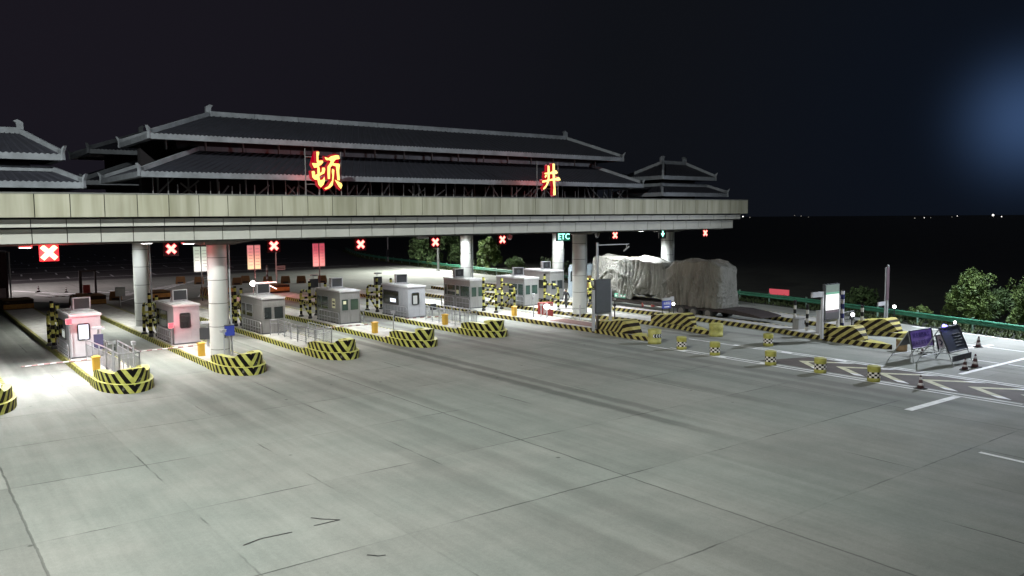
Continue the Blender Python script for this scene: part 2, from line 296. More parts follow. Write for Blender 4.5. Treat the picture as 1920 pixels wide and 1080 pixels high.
# ------------------------------------------------------------------ mesh builder and object helpers
class MB:
    def __init__(s): s.v, s.f, s.m, s.a, s.sm = [], [], [], [], []
    def poly(s, pts, mi=0, st=None, smooth=False):
        i = len(s.v); s.v += [tuple(p) for p in pts]
        s.a += list(st) if st is not None else [0.0]*len(pts)
        s.f.append(list(range(i, i+len(pts)))); s.m.append(mi); s.sm.append(smooth)
    def box(s, x0, x1, y0, y1, z0, z1, mi=0, st=None):
        c = [(x, y, z) for z in (z0, z1) for y in (y0, y1) for x in (x0, x1)]
        fn = st or (lambda p: 0.0)
        for q in ((0, 2, 3, 1), (4, 5, 7, 6), (0, 1, 5, 4), (1, 3, 7, 5), (3, 2, 6, 7), (2, 0, 4, 6)):
            pp = [c[k] for k in q]; s.poly(pp, mi, [fn(p) for p in pp])
    def cyl(s, p0, p1, r0, r1=None, n=10, mi=0, caps=True, st=(0, 0), smooth=True):
        p0, p1 = Vector(p0), Vector(p1); r1 = r0 if r1 is None else r1
        d = (p1-p0).normalized(); a = d.orthogonal().normalized(); b = d.cross(a)
        i = len(s.v)
        for p, r, t in ((p0, r0, st[0]), (p1, r1, st[1])):
            for k in range(n):
                w = 2*math.pi*k/n; s.v.append(tuple(p + a*(r*math.cos(w)) + b*(r*math.sin(w)))); s.a.append(t)
        for k in range(n):
            q = (k+1) % n; s.f.append([i+k, i+q, i+n+q, i+n+k]); s.m.append(mi); s.sm.append(smooth)
        if caps:
            c0, c1 = s.v[i:i+n], s.v[i+n:i+2*n]
            s.poly(c0[::-1], mi, [st[0]]*n); s.poly(c1, mi, [st[1]]*n)
    def pipe(s, pts, r, n=8, mi=0, per=None, off=0.0):
        d = off
        for a, b in zip(pts[:-1], pts[1:]):
            l = (Vector(b)-Vector(a)).length
            s.cyl(a, b, r, r, n, mi, True, (d/per, (d+l)/per) if per else (0, 0)); d += l
    def lathe(s, prof, n=16, c=(0, 0, 0), mi=0, st=None):
        i = len(s.v)
        for j, (r, z) in enumerate(prof):
            for k in range(n):
                w = 2*math.pi*k/n; s.v.append((c[0]+r*math.cos(w), c[1]+r*math.sin(w), c[2]+z)); s.a.append(st[j] if st else 0.0)
        for j in range(len(prof)-1):
            for k in range(n):
                q = (k+1) % n; s.f.append([i+j*n+k, i+j*n+q, i+(j+1)*n+q, i+(j+1)*n+k]); s.m.append(mi if not callable(mi) else mi(j, k)); s.sm.append(True)
        s.f.append([i+k for k in range(n)][::-1]); s.m.append(mi if not callable(mi) else mi(0, 0)); s.sm.append(False)
        s.f.append([i+(len(prof)-1)*n+k for k in range(n)]); s.m.append(mi if not callable(mi) else mi(0, 0)); s.sm.append(False)
    def prism(s, out, z0, z1, mi=0, mtop=None, st=None):
        n = len(out); fn = st or (lambda u, z: 0.0); u = 0.0
        for k in range(n):
            a, b = out[k], out[(k+1) % n]; l = math.hypot(b[0]-a[0], b[1]-a[1])
            pp = [(a[0], a[1], z0), (b[0], b[1], z0), (b[0], b[1], z1), (a[0], a[1], z1)]
            s.poly(pp, mi, [fn(p, p[2]) for p in pp]); u += l
        s.poly([(x, y, z1) for x, y in out], mi if mtop is None else mtop)
    def build(s, name, mats, parent=None, loc=(0, 0, 0), rz=0.0):
        me = bpy.data.meshes.new(name); me.from_pydata(s.v, [], s.f)
        for m in (mats if isinstance(mats, (list, tuple)) else [mats]): me.materials.append(m)
        me.polygons.foreach_set('material_index', s.m); me.polygons.foreach_set('use_smooth', s.sm)
        if any(s.a):
            at = me.attributes.new('s', 'FLOAT', 'POINT'); at.data.foreach_set('value', s.a)
        me.update()
        o = bpy.data.objects.new(name, me); COL.objects.link(o); o.location = loc; o.rotation_euler = (0, 0, rz)
        if parent is not None: o.parent = parent
        return o

def tag(o, label, cat, group=None):
    o['label'] = label; o['category'] = cat
    if group: o['group'] = group
    return o
def thing(name, label, cat, loc=(0, 0, 0), rz=0.0, group=None):
    o = bpy.data.objects.new(name, None); COL.objects.link(o); o.location = loc; o.rotation_euler = (0, 0, rz); o.empty_display_size = 0.2
    return tag(o, label, cat, group)
def struct(o, kind='structure'):
    o['kind'] = kind; return o
def copy_tree(o, parent=None):
    c = o.copy(); COL.objects.link(c)
    if parent is not None: c.parent = parent
    for ch in o.children: copy_tree(ch, c)
    return c
def text_mesh(txt, size, matl, name, parent=None, loc=(0, 0, 0), rot=(R(90), 0, 0), ext=0.004, sx=1.0):
    cu = bpy.data.curves.new('t', 'FONT'); cu.body = txt; cu.size = size; cu.extrude = ext; cu.align_x = 'CENTER'; cu.align_y = 'CENTER'
    cu.resolution_u = 3
    ob = bpy.data.objects.new('t', cu); COL.objects.link(ob)
    dg = bpy.context.evaluated_depsgraph_get(); me = bpy.data.meshes.new_from_object(ob.evaluated_get(dg))
    bpy.data.objects.remove(ob); me.materials.clear(); me.materials.append(matl)
    o = bpy.data.objects.new(name, me); COL.objects.link(o); o.location = loc; o.rotation_euler = rot; o.scale = (sx, 1, 1)
    if parent is not None: o.parent = parent
    return o

# ------------------------------------------------------------------ ground, plaza, far road, markings
b = MB(); b.poly([(-4000, -4000, -0.06), (4000, -4000, -0.06), (4000, 4000, -0.06), (-4000, 4000, -0.06)]); struct(b.build('ground', SOIL))
RAIL = [(46.2, 8), (50.3, 19), (52.5, 27), (55.0, 36), (56.8, 46), (57.8, 60), (58.6, 76), (60.2, 91), (63, 112), (68, 135), (79, 165)]
b = MB(); b.poly([(-40, -20, 0)] + [(40, -20, 0)] + [(x-1.0, y, 0) for x, y in RAIL if y < 107] + [(61, 107, 0), (-40, 107, 0)]); struct(b.build('plaza', PLAZA))
b = MB(); b.poly([(-60, 107, 0.004)] + [(60.5, 107, 0.004), (62, 112, 0.004), (67, 135, 0.004), (78, 165, 0.004), (120, 300, 0.004), (-60, 300, 0.004)]); struct(b.build('road', ASPH))

def line(b, p, q, w, z=0.006):
    p, q = Vector((*p, 0)), Vector((*q, 0)); d = (q-p).normalized(); o = Vector((-d.y, d.x, 0))*w/2
    n = max(1, int((q-p).length/3))
    for k in range(n):
        a, c = p+(q-p)*k/n, p+(q-p)*(k+1)/n
        b.poly([(*(a+o).xy, z), (*(a-o).xy, z), (*(c-o).xy, z), (*(c+o).xy, z)])
b = MB()
for x, y0, y1 in ((32.42, 30.8, 7), (32.80, 29.5, 12.4), (36.02, 31.0, 12.6), (36.36, 27.6, 12.2)): line(b, (x, y0), (x, y1), 0.13, 0.010)
line(b, (28.7, 14.55), (32.45, 14.5), 0.30, 0.010); line(b, (25.18, 10.6), (24.8, 4), 0.17, 0.010)
line(b, (50.7, 25.6), (49.2, 18), 0.16); line(b, (49.2, 18), (45.5, 8.4), 0.16); line(b, (45.8, 20.4), (45.2, 14), 0.12); line(b, (41.2, 18), (41.1, 16.6), 0.10); line(b, (41.1, 16.2), (40.9, 13), 0.10)
line(b, (37.0, 16.5), (43.6, 16.4), 0.22); line(b, (43.9, 19.7), (46.6, 19.2), 0.25)
for k in range(3):   # short ticks between the double lines
    line(b, (32.62, 28.9-2.6*k), (32.62, 28.3-2.6*k), 0.22, 0.008)
    line(b, (36.2, 28.0-3.0*k), (36.2, 27.4-3.0*k), 0.22, 0.008)
line(b, (33.2, 33.0), (33.2, 31.0), 0.10)
for k in range(14):  # gore bars and lane dashes far behind the gates
    line(b, (13.0+k*1.1, 79+k*1.4), (15.6+k*1.1, 80.5+k*1.4), 0.25)
for x in (9, 13, 17, 22, 27, 33, 40):
    for k in range(9): line(b, (x, 112+k*9), (x+0.4, 116+k*9), 0.2, 0.012)
for k in range(4): line(b, (-10, 112.5+14*k), (56, 112.5+14*k), 0.35, 0.014)
for k in range(6): line(b, (11.8+k*1.3, 86.5), (10.6+k*1.3, 89.5), 0.3)
line(b, (15.5, 76.5), (32.5, 106), 0.18); line(b, (22, 76.5), (33, 106), 0.18); line(b, (9.5, 96), (13.5, 88), 0.3)
line(b, (54.0, 76), (57.0, 106), 0.16)
struct(b.build('white_road_marking', WPAINT))
b = MB(); b.poly([(33.15, 24.2, 0.004), (32.98, 5, 0.004), (35.86, 5, 0.004), (35.86, 23.2, 0.004)]); struct(b.build('brown_gore_marking', BROWN))
b, c = MB(), MB()
for k in range(9):
    y = 22.9-1.95*k
    for sx, mb in ((-1, b), (1, b)):
        mb.poly([(34.55, y, 0.009), (34.55+sx*0.95, y-1.25, 0.009), (34.55+sx*0.95, y-1.75, 0.009), (34.55, y-0.5, 0.009)][::(1 if sx < 0 else -1)])
        e = 34.55+sx*0.95; c.poly([(e, y-1.25, 0.0085), (e+sx*0.32, y-1.65, 0.0085), (e+sx*0.32, y-2.15, 0.0085), (e, y-1.75, 0.0085)][::(1 if sx < 0 else -1)])
struct(b.build('yellow_chevron_marking', YPAINT)); struct(c.build('white_chevron_marking', WPAINT))
b = MB()
for p in ([(5.67, 17.2), (6.1, 17.33), (6.8, 17.27)], [(7.34, 17.33), (7.97, 17.3), (7.65, 17.62), (7.49, 17.85)], [(7.55, 15.1), (7.7, 14.9), (7.85, 14.85)]):
    for q, r in zip(p[:-1], p[1:]): line(b, q, r, 0.05, 0.005)
struct(b.build('sealed_crack_marking', mat('bitumen sealer', (0.03, 0.03, 0.03), 0.6, var=0.2)))

# ------------------------------------------------------------------ toll islands
ORD = ['first', 'second', 'third', 'fourth', 'fifth', 'sixth', 'seventh', 'eighth', 'ninth']
def isl(i): return '%s striped island from the left' % ORD[i]
EX = [(1.25, 3.45, 34.4), (6.48, 8.62, 35.5), (11.6, 13.75, 36.2), (16.8, 18.95, 37.1), (22.0, 24.1, 37.9), (27.15, 29.3, 38.4)]
KS = lambda p, z: (p[1]*1.0 - z*1.0 + p[0]*0.35)/0.58
def prow(x0, x1, y0, grow=0.0, L=2.1, rear=1.0, n=9):
    cx, a = (x0+x1)/2, (x1-x0)/2+grow; out = []
    for k in range(-n, n+1):
        w = math.pi/2*k/n; out.append((cx+a*math.sin(w), y0-grow+(L+grow)*(1-math.cos(w))))
    return [(out[0][0], out[0][1]+rear)] + out + [(out[-1][0], out[-1][1]+rear)]
def wall_nose(b, pts, z0, hfun, th, cx):
    """a hollow prow: outer striped wall, capped top, inner wall"""
    n = len(pts); us = [0.0]
    for p, q in zip(pts[:-1], pts[1:]): us.append(us[-1]+math.hypot(q[0]-p[0], q[1]-p[1]))
    mid = us[n//2]; us = [u-mid for u in us]
    inn = []
    for p in pts:
        d = Vector((cx-p[0], pts[0][1]-p[1])); inn.append((p[0]+(th if p[0] < cx else -th)*min(1, abs(cx-p[0])/0.4), min(p[1]+th*1.2*(1-abs(p[0]-cx)/(abs(pts[0][0]-cx)+1e-6)), pts[0][1])))
    for k in range(n-1):
        h0, h1 = hfun(us[k]), hfun(us[k+1])
        pp = [(*pts[k], z0), (*pts[k+1], z0), (*pts[k+1], h1), (*pts[k], h0)]
        b.poly(pp, 0, [(abs(u)-0.72*p[2])/0.43+10 for u, p in zip((us[k], us[k+1], us[k+1], us[k]), pp)])
        b.poly([(*pts[k], h0), (*pts[k+1], h1), (*inn[k+1], h1), (*inn[k], h0)], 1)
        b.poly([(*inn[k], h0), (*inn[k+1], h1), (*inn[k+1], z0), (*inn[k], z0)], 1)
    for k in (0, n-1):
        b.poly([(*pts[k], z0), (*pts[k], hfun(us[k])), (*inn[k], hfun(us[k])), (*inn[k], z0)], 1)
NOSE_L = ['with its nose cut by the frame edge', 'in front of the pink lit booth', 'carrying the round column nearest the plaza', 'carrying the mesh walkway railing', 'with a lone grey post behind its nose', 'with the white walkway railing near its nose',
          'with the dark blank signboard on it', 'ending at the plain yellow drum', 'with the bright price board on its wedge', 'closest to the green guardrail']
for i, (x0, x1, y0) in enumerate(EX):
    t = thing('toll_island', 'long concrete island with black and yellow kerb, ' + NOSE_L[i], 'traffic island', (x0, y0, 0), 0, 'striped toll islands')
    w = x1-x0; b = MB()
    out = [(0, 76-y0), (0, 2.2)] + [(0.12, 1.2), (w-0.12, 1.2)] + [(w, 2.2), (w, 76-y0)]
    b.prism(out, 0, 0.25, 0, 1, lambda p, z: ((p[1]-z*1.0)/0.44+40))
    for xa, xb in ((0, 0.14), (w-0.14, w)): pp = [(xa, 1.9, 0.254), (xb, 1.9, 0.254), (xb, 76-y0, 0.254), (xa, 76-y0, 0.254)]; b.poly(pp, 0, [(p[1]-0.25-(0.14-p[0] if xa == 0 else 0))/0.44+40 for p in pp])
    b.build('kerb', [YB, CONC], t)
    b = MB(); lo = prow(0, w, 0, 0.05)
    wall_nose(b, lo, 0, lambda u: 0.37, 0.35, w/2); b.build('lower_nose', [YB, YEL], t)
    b = MB(); hi = prow(0, w, 0.14, -0.07, 2.0, 0.7, 14)
    hf = lambda u: 0.76+0.20*min(1, max(0, (0.80-abs(u))/0.22))+0.03*min(1, max(0, (abs(u)-0.9)/0.8))-0.18*min(1, max(0, (abs(u)-2.3)/0.9))
    wall_nose(b, hi, 0.25, hf, 0.30, w/2); b.build('upper_nose', [YB, YEL], t)
    b = MB(); yy = 76-y0
    b.box(0.05, w-0.05, yy-3.0, yy-0.2, 0.25, 0.95, 0, lambda p: (p[1]+p[2])/0.7+40); b.box(0.2, w-0.2, yy-0.2, yy+0.6, 0, 0.75, 1); b.build('far_nose', [OB, ORGR], t)

def entry_island(i, left, right, tip, blk):
    """left/right: kerb edges from far to near; tip: near end; blk=(y_near,y_far)"""
    t = thing('toll_island', 'long concrete island with black and yellow kerb, ' + NOSE_L[i], 'traffic island', (0, 0, 0), 0, 'striped toll islands')
    b = MB(); out = list(left) + [tip] + list(reversed(right))
    out = list(reversed(out))[::-1]
    sg = -1.0 if i == 6 else 1.0
    b.prism(out, 0, 0.25, 0, 1, lambda p, z: (p[1]+sg*z*0.9)/0.48+40)
    for E_, sd in ((left, 0.15), (right, -0.15)):
        for p_, q_ in zip(E_[:-1], E_[1:]): pp = [(*p_, 0.254), (p_[0]+sd, p_[1], 0.254), (q_[0]+sd, q_[1], 0.254), (*q_, 0.254)][::(-1 if sd > 0 else 1)][::-1]; b.poly(pp, 0, [(p[1]+sg*0.25*0.9)/0.48+40 for p in pp])
    b.build('kerb', [YBE, CONC], t)
    def lx(y, E):
        for p, q in zip(E[:-1], E[1:]):
            if q[1] <= y <= p[1]: return p[0]+(q[0]-p[0])*(y-p[1])/(q[1]-p[1])
        return E[-1][0] if y < E[-1][1] else E[0][0]
    y0, y1 = blk; L = y1-y0
    prof = [(0, 0.28), (0.07, 0.55), (0.17, 0.86), (0.26, 0.98), (0.36, 0.96), (0.55, 0.84), (0.8, 0.74), (0.93, 0.72), (1.0, 0.62)]
    b = MB(); xs = [(lx(y0+L*u, left)+0.12+0.25*max(0, 0.2-u)/0.2, lx(y0+L*u, right)-0.12-0.25*max(0, 0.2-u)/0.2) for u, z in prof]
    for k in range(len(prof)-1):
        (u, z), (v, y) = prof[k], prof[k+1]; A, B = y0+L*u, y0+L*v; (xa, xb), (xc, xd) = xs[k], xs[k+1]
        sf = lambda p: (p[1]*0.75+p[2]*1.1 + (0.5*abs(p[1]-y0-0.25*L) if i == 6 else 0))/0.46+40
        for pp in ([(xa, A, 0.25), (xa, A, z), (xc, B, y), (xc, B, 0.25)], [(xb, A, 0.25), (xd, B, 0.25), (xd, B, y), (xb, A, z)]): b.poly(pp, 0, [sf(p) for p in pp])
        pp = [(xa, A, z), (xb, A, z), (xd, B, y), (xc, B, y)]; b.poly(pp, 1 if k > 2 else 0, [sf(p) for p in pp])
    pp = [(xs[0][0], y0, 0.25), (xs[0][1], y0, 0.25), (xs[0][1], y0, 0.28), (xs[0][0], y0, 0.28)]; b.poly(pp, 1)
    pp = [(xs[-1][0], y1, 0.25), (xs[-1][0], y1, 0.62), (xs[-1][1], y1, 0.62), (xs[-1][1], y1, 0.25)]; b.poly(pp, 1)
    b.build('wedge_nose', [YBE, YELD], t)
    e = 0.03; b = MB()
    pl = [(p[0]+e, p[1]) for p in left if p[1] < y0] + [(tip[0], tip[1]+2*e)] + [(p[0]-e, p[1]) for p in reversed(right) if p[1] < y0] + [(lx(y0, right)-0.05, y0-0.01), (lx(y0, left)+0.05, y0-0.01)]
    b.prism(pl, 0.2, 0.256, 0); b.build('low_platform', [YELD], t)
    if i == 6:
        b = MB(); b.box(34.1, 35.4, 36.6, 41.2, 0.25, 0.262); b.build('red_paving', [mat('red brick paving', (0.16, 0.075, 0.065), 0.85, var=0.4, scale=6)], t)
    return t
entry_island(6, [(33.4, 76), (33.5, 40), (33.6, 36), (33.45, 33.4)], [(35.7, 76), (35.8, 40), (35.7, 36), (34.7, 33.4)], (33.65, 31.9), (33.0, 36.4))
entry_island(7, [(38.1, 70), (38.1, 44), (38.8, 38), (38.5, 33.5), (38.1, 32.0)], [(40.5, 70), (40.6, 44), (40.9, 38), (39.6, 33.5), (38.9, 32.3)], (38.2, 31.3), (32.8, 36.6))
entry_island(8, [(42.7, 70), (42.7, 42), (42.7, 38), (42.3, 31), (41.5, 27.5), (41.1, 25), (41.0, 22.6)], [(43.9, 70), (43.9, 42), (43.9, 38), (43.6, 31), (43.1, 27.5), (42.7, 25), (41.7, 22.6)], (41.15, 21.8), (23.4, 26.0))
entry_island(9, [(48.6, 70), (48.3, 42), (47.9, 38), (47.1, 34), (46.3, 29), (45.3, 25.6), (45.4, 23.8)], [(50.4, 70), (50.2, 42), (49.8, 38), (49.1, 34), (48.3, 29), (47.2, 25.6), (46.6, 23.8)], (45.9, 23.0), (23.9, 26.6))

# ------------------------------------------------------------------ canopy building
can = thing('toll_canopy', 'wide pale toll gate canopy with stepped panelled fascia and dark tiled pagoda roofs', 'canopy', (25, 49, 0))
def cbuild(b, name, mats): 
    o = b.build(name, mats, can); o.location = (-25, -49, 0); return o
XL, XR, YF, YBK = -0.5, 50.5, 38.0, 65.0
b = MB()
for (z0, z1, s, per, off, mi) in ((7.15, 8.1, 0.0, 1.29, 4.67, 0), (6.75, 7.07, 0.37, 1.29, 4.55, 1), (6.08, 6.67, 0.75, 1.29, 4.62, 1)):
    x0, x1, y0, y1 = XL+s, XR-s, YF+s, YBK-s
    b.box(x0+0.06, x1-0.06, y0+0.06, y1-0.06, z0-0.03, z1-0.002, 2)
    k0 = math.floor((x0-off)/per); x = off+k0*per
    while x < x1:
        a, c = max(x0, x+0.018), min(x1, x+per-0.018)
        if c-a > 0.05: b.box(a, c, y0, y0+0.05, z0, z1, mi, lambda p, q=random.uniform(0.88, 1.08): q)
        x += per
    for side in (x0, x1-0.05):
        y = y0+0.052
        while y < y1:
            b.box(side, side+0.05, y+0.018, min(y+1.27, y1), z0, z1, mi, lambda p, q=random.uniform(0.9, 1.05): q); y += 1.29
cbuild(b, 'fascia', [FASC, FASL, JOINT])
b = MB(); b.box(XL+0.2, XR-0.2, YF+0.2, YBK-0.2, 8.10, 8.16, 0); b.box(XL, XR, YF-0.02, YF+0.12, 8.102, 8.16, 0); b.box(XL+1.2, XR-1.2, YF+1.2, YBK-1.2, 5.98, 6.04, 0); cbuild(b, 'deck', [mat('deck concrete', (0.16, 0.16, 0.15), 0.8)])
# columns (front row, back row)
COLS = [(12.75, 41.0), (38.35, 43.0), (47.6, 43.2), (12.62, 56.0), (37.9, 56.5), (47.8, 56.5)]
for (x, y) in COLS:
    b = MB(); prof = [(0.47, 0.02), (0.47, 0.9)]
    z = 0.9
    rings = [(0.47, 0.2)]
    for zz in (0.62, 1.75, 2.9, 4.05, 5.15): rings += [(0.47, zz-0.022), (0.455, zz-0.010), (0.455, zz+0.010), (0.47, zz+0.022)]
    zz = [0.2, 0.62, 1.75, 2.9, 4.05, 5.15, 6.05]
    for za, zb in zip(zz[:-1], zz[1:]): b.cyl((x, y, za+0.018), (x, y, zb-0.018), 0.47, 0.47, 36, 0)
    b.cyl((x, y, 0.2), (x, y, 6.05), 0.455, 0.455, 24, 1); o = cbuild(b, 'column', [COLM, mat('column joint', (0.12, 0.12, 0.11), 0.8, var=0)])
    c = MB(); c.prism([(x-0.75, y-0.62), (x+0.75, y-0.62), (x+0.75, y+0.62), (x-0.75, y+0.62)], 5.78, 6.06, 0)
    for sx in (-1, 1):
        c.poly([(x+sx*0.75, y-0.5, 5.8), (x+sx*2.3, y-0.5, 6.03), (x+sx*2.3, y+0.5, 6.03), (x+sx*0.75, y+0.5, 5.8)]); c.box(min(x+sx*0.75, x+sx*2.3), max(x+sx*0.75, x+sx*2.3), y-0.5, y+0.5, 6.0, 6.035)
        for yy in (-0.5, 0.5): c.poly([(x+sx*0.75, y+yy, 5.8), (x+sx*2.3, y+yy, 6.03), (x+sx*0.75, y+yy, 6.03)])
    oc = c.build('column_capital', [mat('capital soffit', (0.20, 0.19, 0.18), 0.7)], o)
    c = MB(); c.cyl((x+0.52, y-0.2, 0.25), (x+0.52, y-0.2, 6.0), 0.045, n=8); c.build('drain_pipe', [GALV], o)

def hip_roof(parent_build, x0, x1, y0, y1, ze, inx, iny, zt, ridge, name, thick=0.26, waves=True):
    """a tiled hip tier. inx=(left,right) inset of the top line, zt its height; ridge True -> closes to a ridge"""
    tx0, tx1, ty0, ty1 = x0+inx[0], x1-inx[1], y0+iny, y1-iny
    b = MB()
    def slope(A, B, C, D):
        # A-B eave, D-C top; rows of tile ribs as geometry
        A, B, C, D = map(Vector, (A, B, C, D)); L = (B-A).length; n = max(4, int(L/0.42)); nr = 6
        nrm = (B-A).cross(D-A).normalized()
        for k in range(n):
            u0, u1, um = k/n, (k+0.62)/n, (k+1)/n
            def P(u, v, h=0): return tuple((A+(B-A)*u)*(1-v) + (D+(C-D)*u)*v + nrm*h)
            b.poly([P(u0, 0), P(u1, 0), P(u1, 1), P(u0, 1)])
            b.poly([P(u1, 0), P((u1+um)/2, 0, 0.045), P((u1+um)/2, 1, 0.045), P(u1, 1)]); b.poly([P((u1+um)/2, 0, 0.045), P(um, 0), P(um, 1), P((u1+um)/2, 1, 0.045)])
    z = ze
    slope((x0, y0, z), (x1, y0, z), (tx1, ty0, zt), (tx0, ty0, zt)); slope((x1, y1, z), (x0, y1, z), (tx0, ty1, zt), (tx1, ty1, zt))
    slope((x0, y1, z), (x0, y0, z), (tx0, ty0, zt), (tx0, ty1, zt)); slope((x1, y0, z), (x1, y1, z), (tx1, ty1, zt), (tx1, ty0, zt))
    b.poly([(tx0, ty0, zt), (tx1, ty0, zt), (tx1, ty1, zt), (tx0, ty1, zt)])
    b.poly([(x0+.1, y0+.1, z-0.05), (x0+.1, y1-.1, z-0.05), (x1-.1, y1-.1, z-0.05), (x1-.1, y0+.1, z-0.05)])
    roof = parent_build(b, name, [TILE])
    c = MB()
    # eave band with a scalloped tile edge
    def band(A, B, nrm):
        A, B = Vector(A), Vector(B); L = (B-A).length; n = max(6, int(L/0.21)); d = (B-A)/n; nv = Vector(nrm)*0.06
        for k in range(n):
            a, e = A+d*k, A+d*(k+1); mid = (a+e)/2
            lo = Vector((0, 0, -thick+0.04)); hi = Vector((0, 0, 0.02))
            c.poly([a+nv+lo, e+nv+lo, e+nv+hi, mid+nv+hi+Vector((0, 0, 0.05)), a+nv+hi])
        c.poly([A+nv+Vector((0, 0, -thick+0.04)), B+nv+Vector((0, 0, -thick+0.04)), B-nv*4+Vector((0, 0, -thick+0.04)), A-nv*4+Vector((0, 0, -thick+0.04))])
        c.poly([A+nv+Vector((0, 0, 0.02)), B+nv+Vector((0, 0, 0.02)), B-nv+Vector((0, 0, 0.03)), A-nv+Vector((0, 0, 0.03))])
    band((x0, y0, z), (x1, y0, z), (0, -1, 0)); band((x1, y0, z), (x1, y1, z), (1, 0, 0)); band((x1, y1, z), (x0, y1, z), (0, 1, 0)); band((x0, y1, z), (x0, y0, z), (-1, 0, 0))
    c.build('eave_band', [TRIM], roof)
    c = MB()
    def bar(A, B, w=0.14, h=0.22):
        A, B = Vector(A), Vector(B); d = (B-A).normalized(); s_ = d.cross(Vector((0, 0, 1)))
        s_ = s_.normalized()*w/2 if s_.length > 1e-4 else Vector((w/2, 0, 0)); hz = Vector((0, 0, h))
        n = max(1, int((B-A).length/2.4))
        for k in range(n):
            p, q = A+(B-A)*(k/n), A+(B-A)*((k+0.99)/n)
            for pp in ([p-s_, q-s_, q-s_+hz, p-s_+hz], [q+s_, p+s_, p+s_+hz, q+s_+hz], [p-s_+hz, q-s_+hz, q+s_+hz, p+s_+hz], [p+s_, p-s_, p-s_+hz, p+s_+hz], [q-s_, q+s_, q+s_+hz, q-s_+hz]): c.poly(pp)
    cn = [((x0, y0, z), (tx0, ty0, zt)), ((x1, y0, z), (tx1, ty0, zt)), ((x1, y1, z), (tx1, ty1, zt)), ((x0, y1, z), (tx0, ty1, zt))]
    for A, B in cn: bar(A, B)
    if ridge: bar((tx0, (ty0+ty1)/2, zt), (tx1, (ty0+ty1)/2, zt), 0.17, 0.27)
    else:
        bar((tx0, ty0, zt), (tx1, ty0, zt)); bar((tx1, ty0, zt), (tx1, ty1, zt)); bar((tx1, ty1, zt), (tx0, ty1, zt)); bar((tx0, ty1, zt), (tx0, ty0, zt))
    c.build('ridge', [TRIM], roof)
    for (A, B) in cn:   # upturned corner ornaments
        A, B = Vector(A), Vector(B); d = (A-B); d.z = 0; d.normalize(); c = MB(); s_ = Vector((-d.y, d.x, 0))*0.07
        pr_ = [(-0.2, 0.05), (0.0, -0.22), (0.10, -0.2), (0.08, 0.10), (0.20, 0.40), (0.10, 0.35), (0.0, 0.24), (-0.2, 0.27)]
        L_, R_ = [A+d*u+Vector((0, 0, v))+s_ for u, v in pr_], [A+d*u+Vector((0, 0, v))-s_ for u, v in pr_]
        c.poly(L_); c.poly(R_[::-1])
        for k in range(len(pr_)): q = (k+1) % len(pr_); c.poly([L_[q], L_[k], R_[k], R_[q]])
        c.build('corner_ornament', [TRIM], roof)
    if ridge:
        for x, sg in ((tx0, -1), (tx1, 1)):
            c = MB(); y = (ty0+ty1)/2
            pts = [(0.13, 0.0), (0.13, 0.50), (-0.08, 0.62), (-0.25, 0.56), (-0.15, 0.47), (-0.12, 0.32), (-0.17, 0.25), (-0.16, 0.0)]
            A_, B_ = [(x+sg*u, y-0.1, zt+v) for u, v in pts], [(x+sg*u, y+0.1, zt+v) for u, v in pts]
            c.poly(A_[::sg]); c.poly(B_[::-sg])
            for k in range(len(pts)): q = (k+1) % len(pts); c.poly([A_[k], A_[q], B_[q], B_[k]])
            c.build('ridge_finial', [TRIM], roof)
    return roof
hip_roof(cbuild, 9.25, 41.95, 40.4, 48.9, 9.20, (3.4, 2.6), 2.6, 10.48, False, 'lower_roof')
hip_roof(cbuild, 10.0, 41.1, 41.5, 47.7, 11.05, (3.7, 2.6), 2.98, 12.42, True, 'upper_roof')
hip_roof(cbuild, 9.25, 41.95, 54.3, 62.8, 9.35, (3.4, 2.6), 2.6, 10.6, False, 'lower_roof')
hip_roof(cbuild, 9.85, 41.1, 55.4, 61.6, 11.28, (3.7, 2.6), 2.98, 12.6, True, 'upper_roof')
for dx in (0, -43.05):
    hip_roof(cbuild, 42.75+dx, 49.75+dx, 39.3, 44.1, 8.60, (1.1, 0.95), 1.15, 9.12, False, 'pagoda_roof', 0.26)
    hip_roof(cbuild, 43.45+dx, 49.1+dx, 39.9, 43.6, 9.80, (1.9, 1.3), 1.70, 10.78, True, 'pagoda_roof', 0.26)
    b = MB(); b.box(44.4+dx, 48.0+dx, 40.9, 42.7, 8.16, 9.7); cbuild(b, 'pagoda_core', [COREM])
def strut(name, p, q, r, m=TRUSS):
    b = MB(); b.cyl(p, q, r, n=6); return cbuild(b, name, [m])
for k in range(22): strut('truss_post', (10.4+k*1.42, 42.0, 8.15), (10.4+k*1.42, 42.0, 9.2), 0.045)
x = 10.0
while x < 41.5:
    strut('truss_strut', (x, 41.3, 8.15), (x, 41.3, 8.15+random.uniform(0.5, 0.9)), 0.03)
    if random.random() < 0.75:
        d = random.choice((-1, 1)); strut('truss_brace', (x+0.2, 41.8, 8.15), (x+0.2+d*random.uniform(0.4, 1.1), 41.8, 8.15+random.uniform(0.5, 0.95)), 0.045)
    x += random.uniform(0.35, 1.0)
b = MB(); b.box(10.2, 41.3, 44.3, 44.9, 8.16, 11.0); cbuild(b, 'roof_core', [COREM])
for k in range(16): strut('truss_post', (11+k*1.9, 42.6, 10.45), (11+k*1.9, 42.6, 10.95), 0.05)
strut('truss_rail', (10.2, 41.3, 8.22), (41.6, 41.3, 8.22), 0.03)
for z in (9.9,):
    b = MB(); b.box(11.6, 39.6, 43.0, 46.3, 9.3, 11.0); cbuild(b, 'roof_core', [COREM]); b = MB(); b.box(11.6, 39.6, 56.9, 60.2, 8.2, 11.2); cbuild(b, 'roof_core', [COREM])

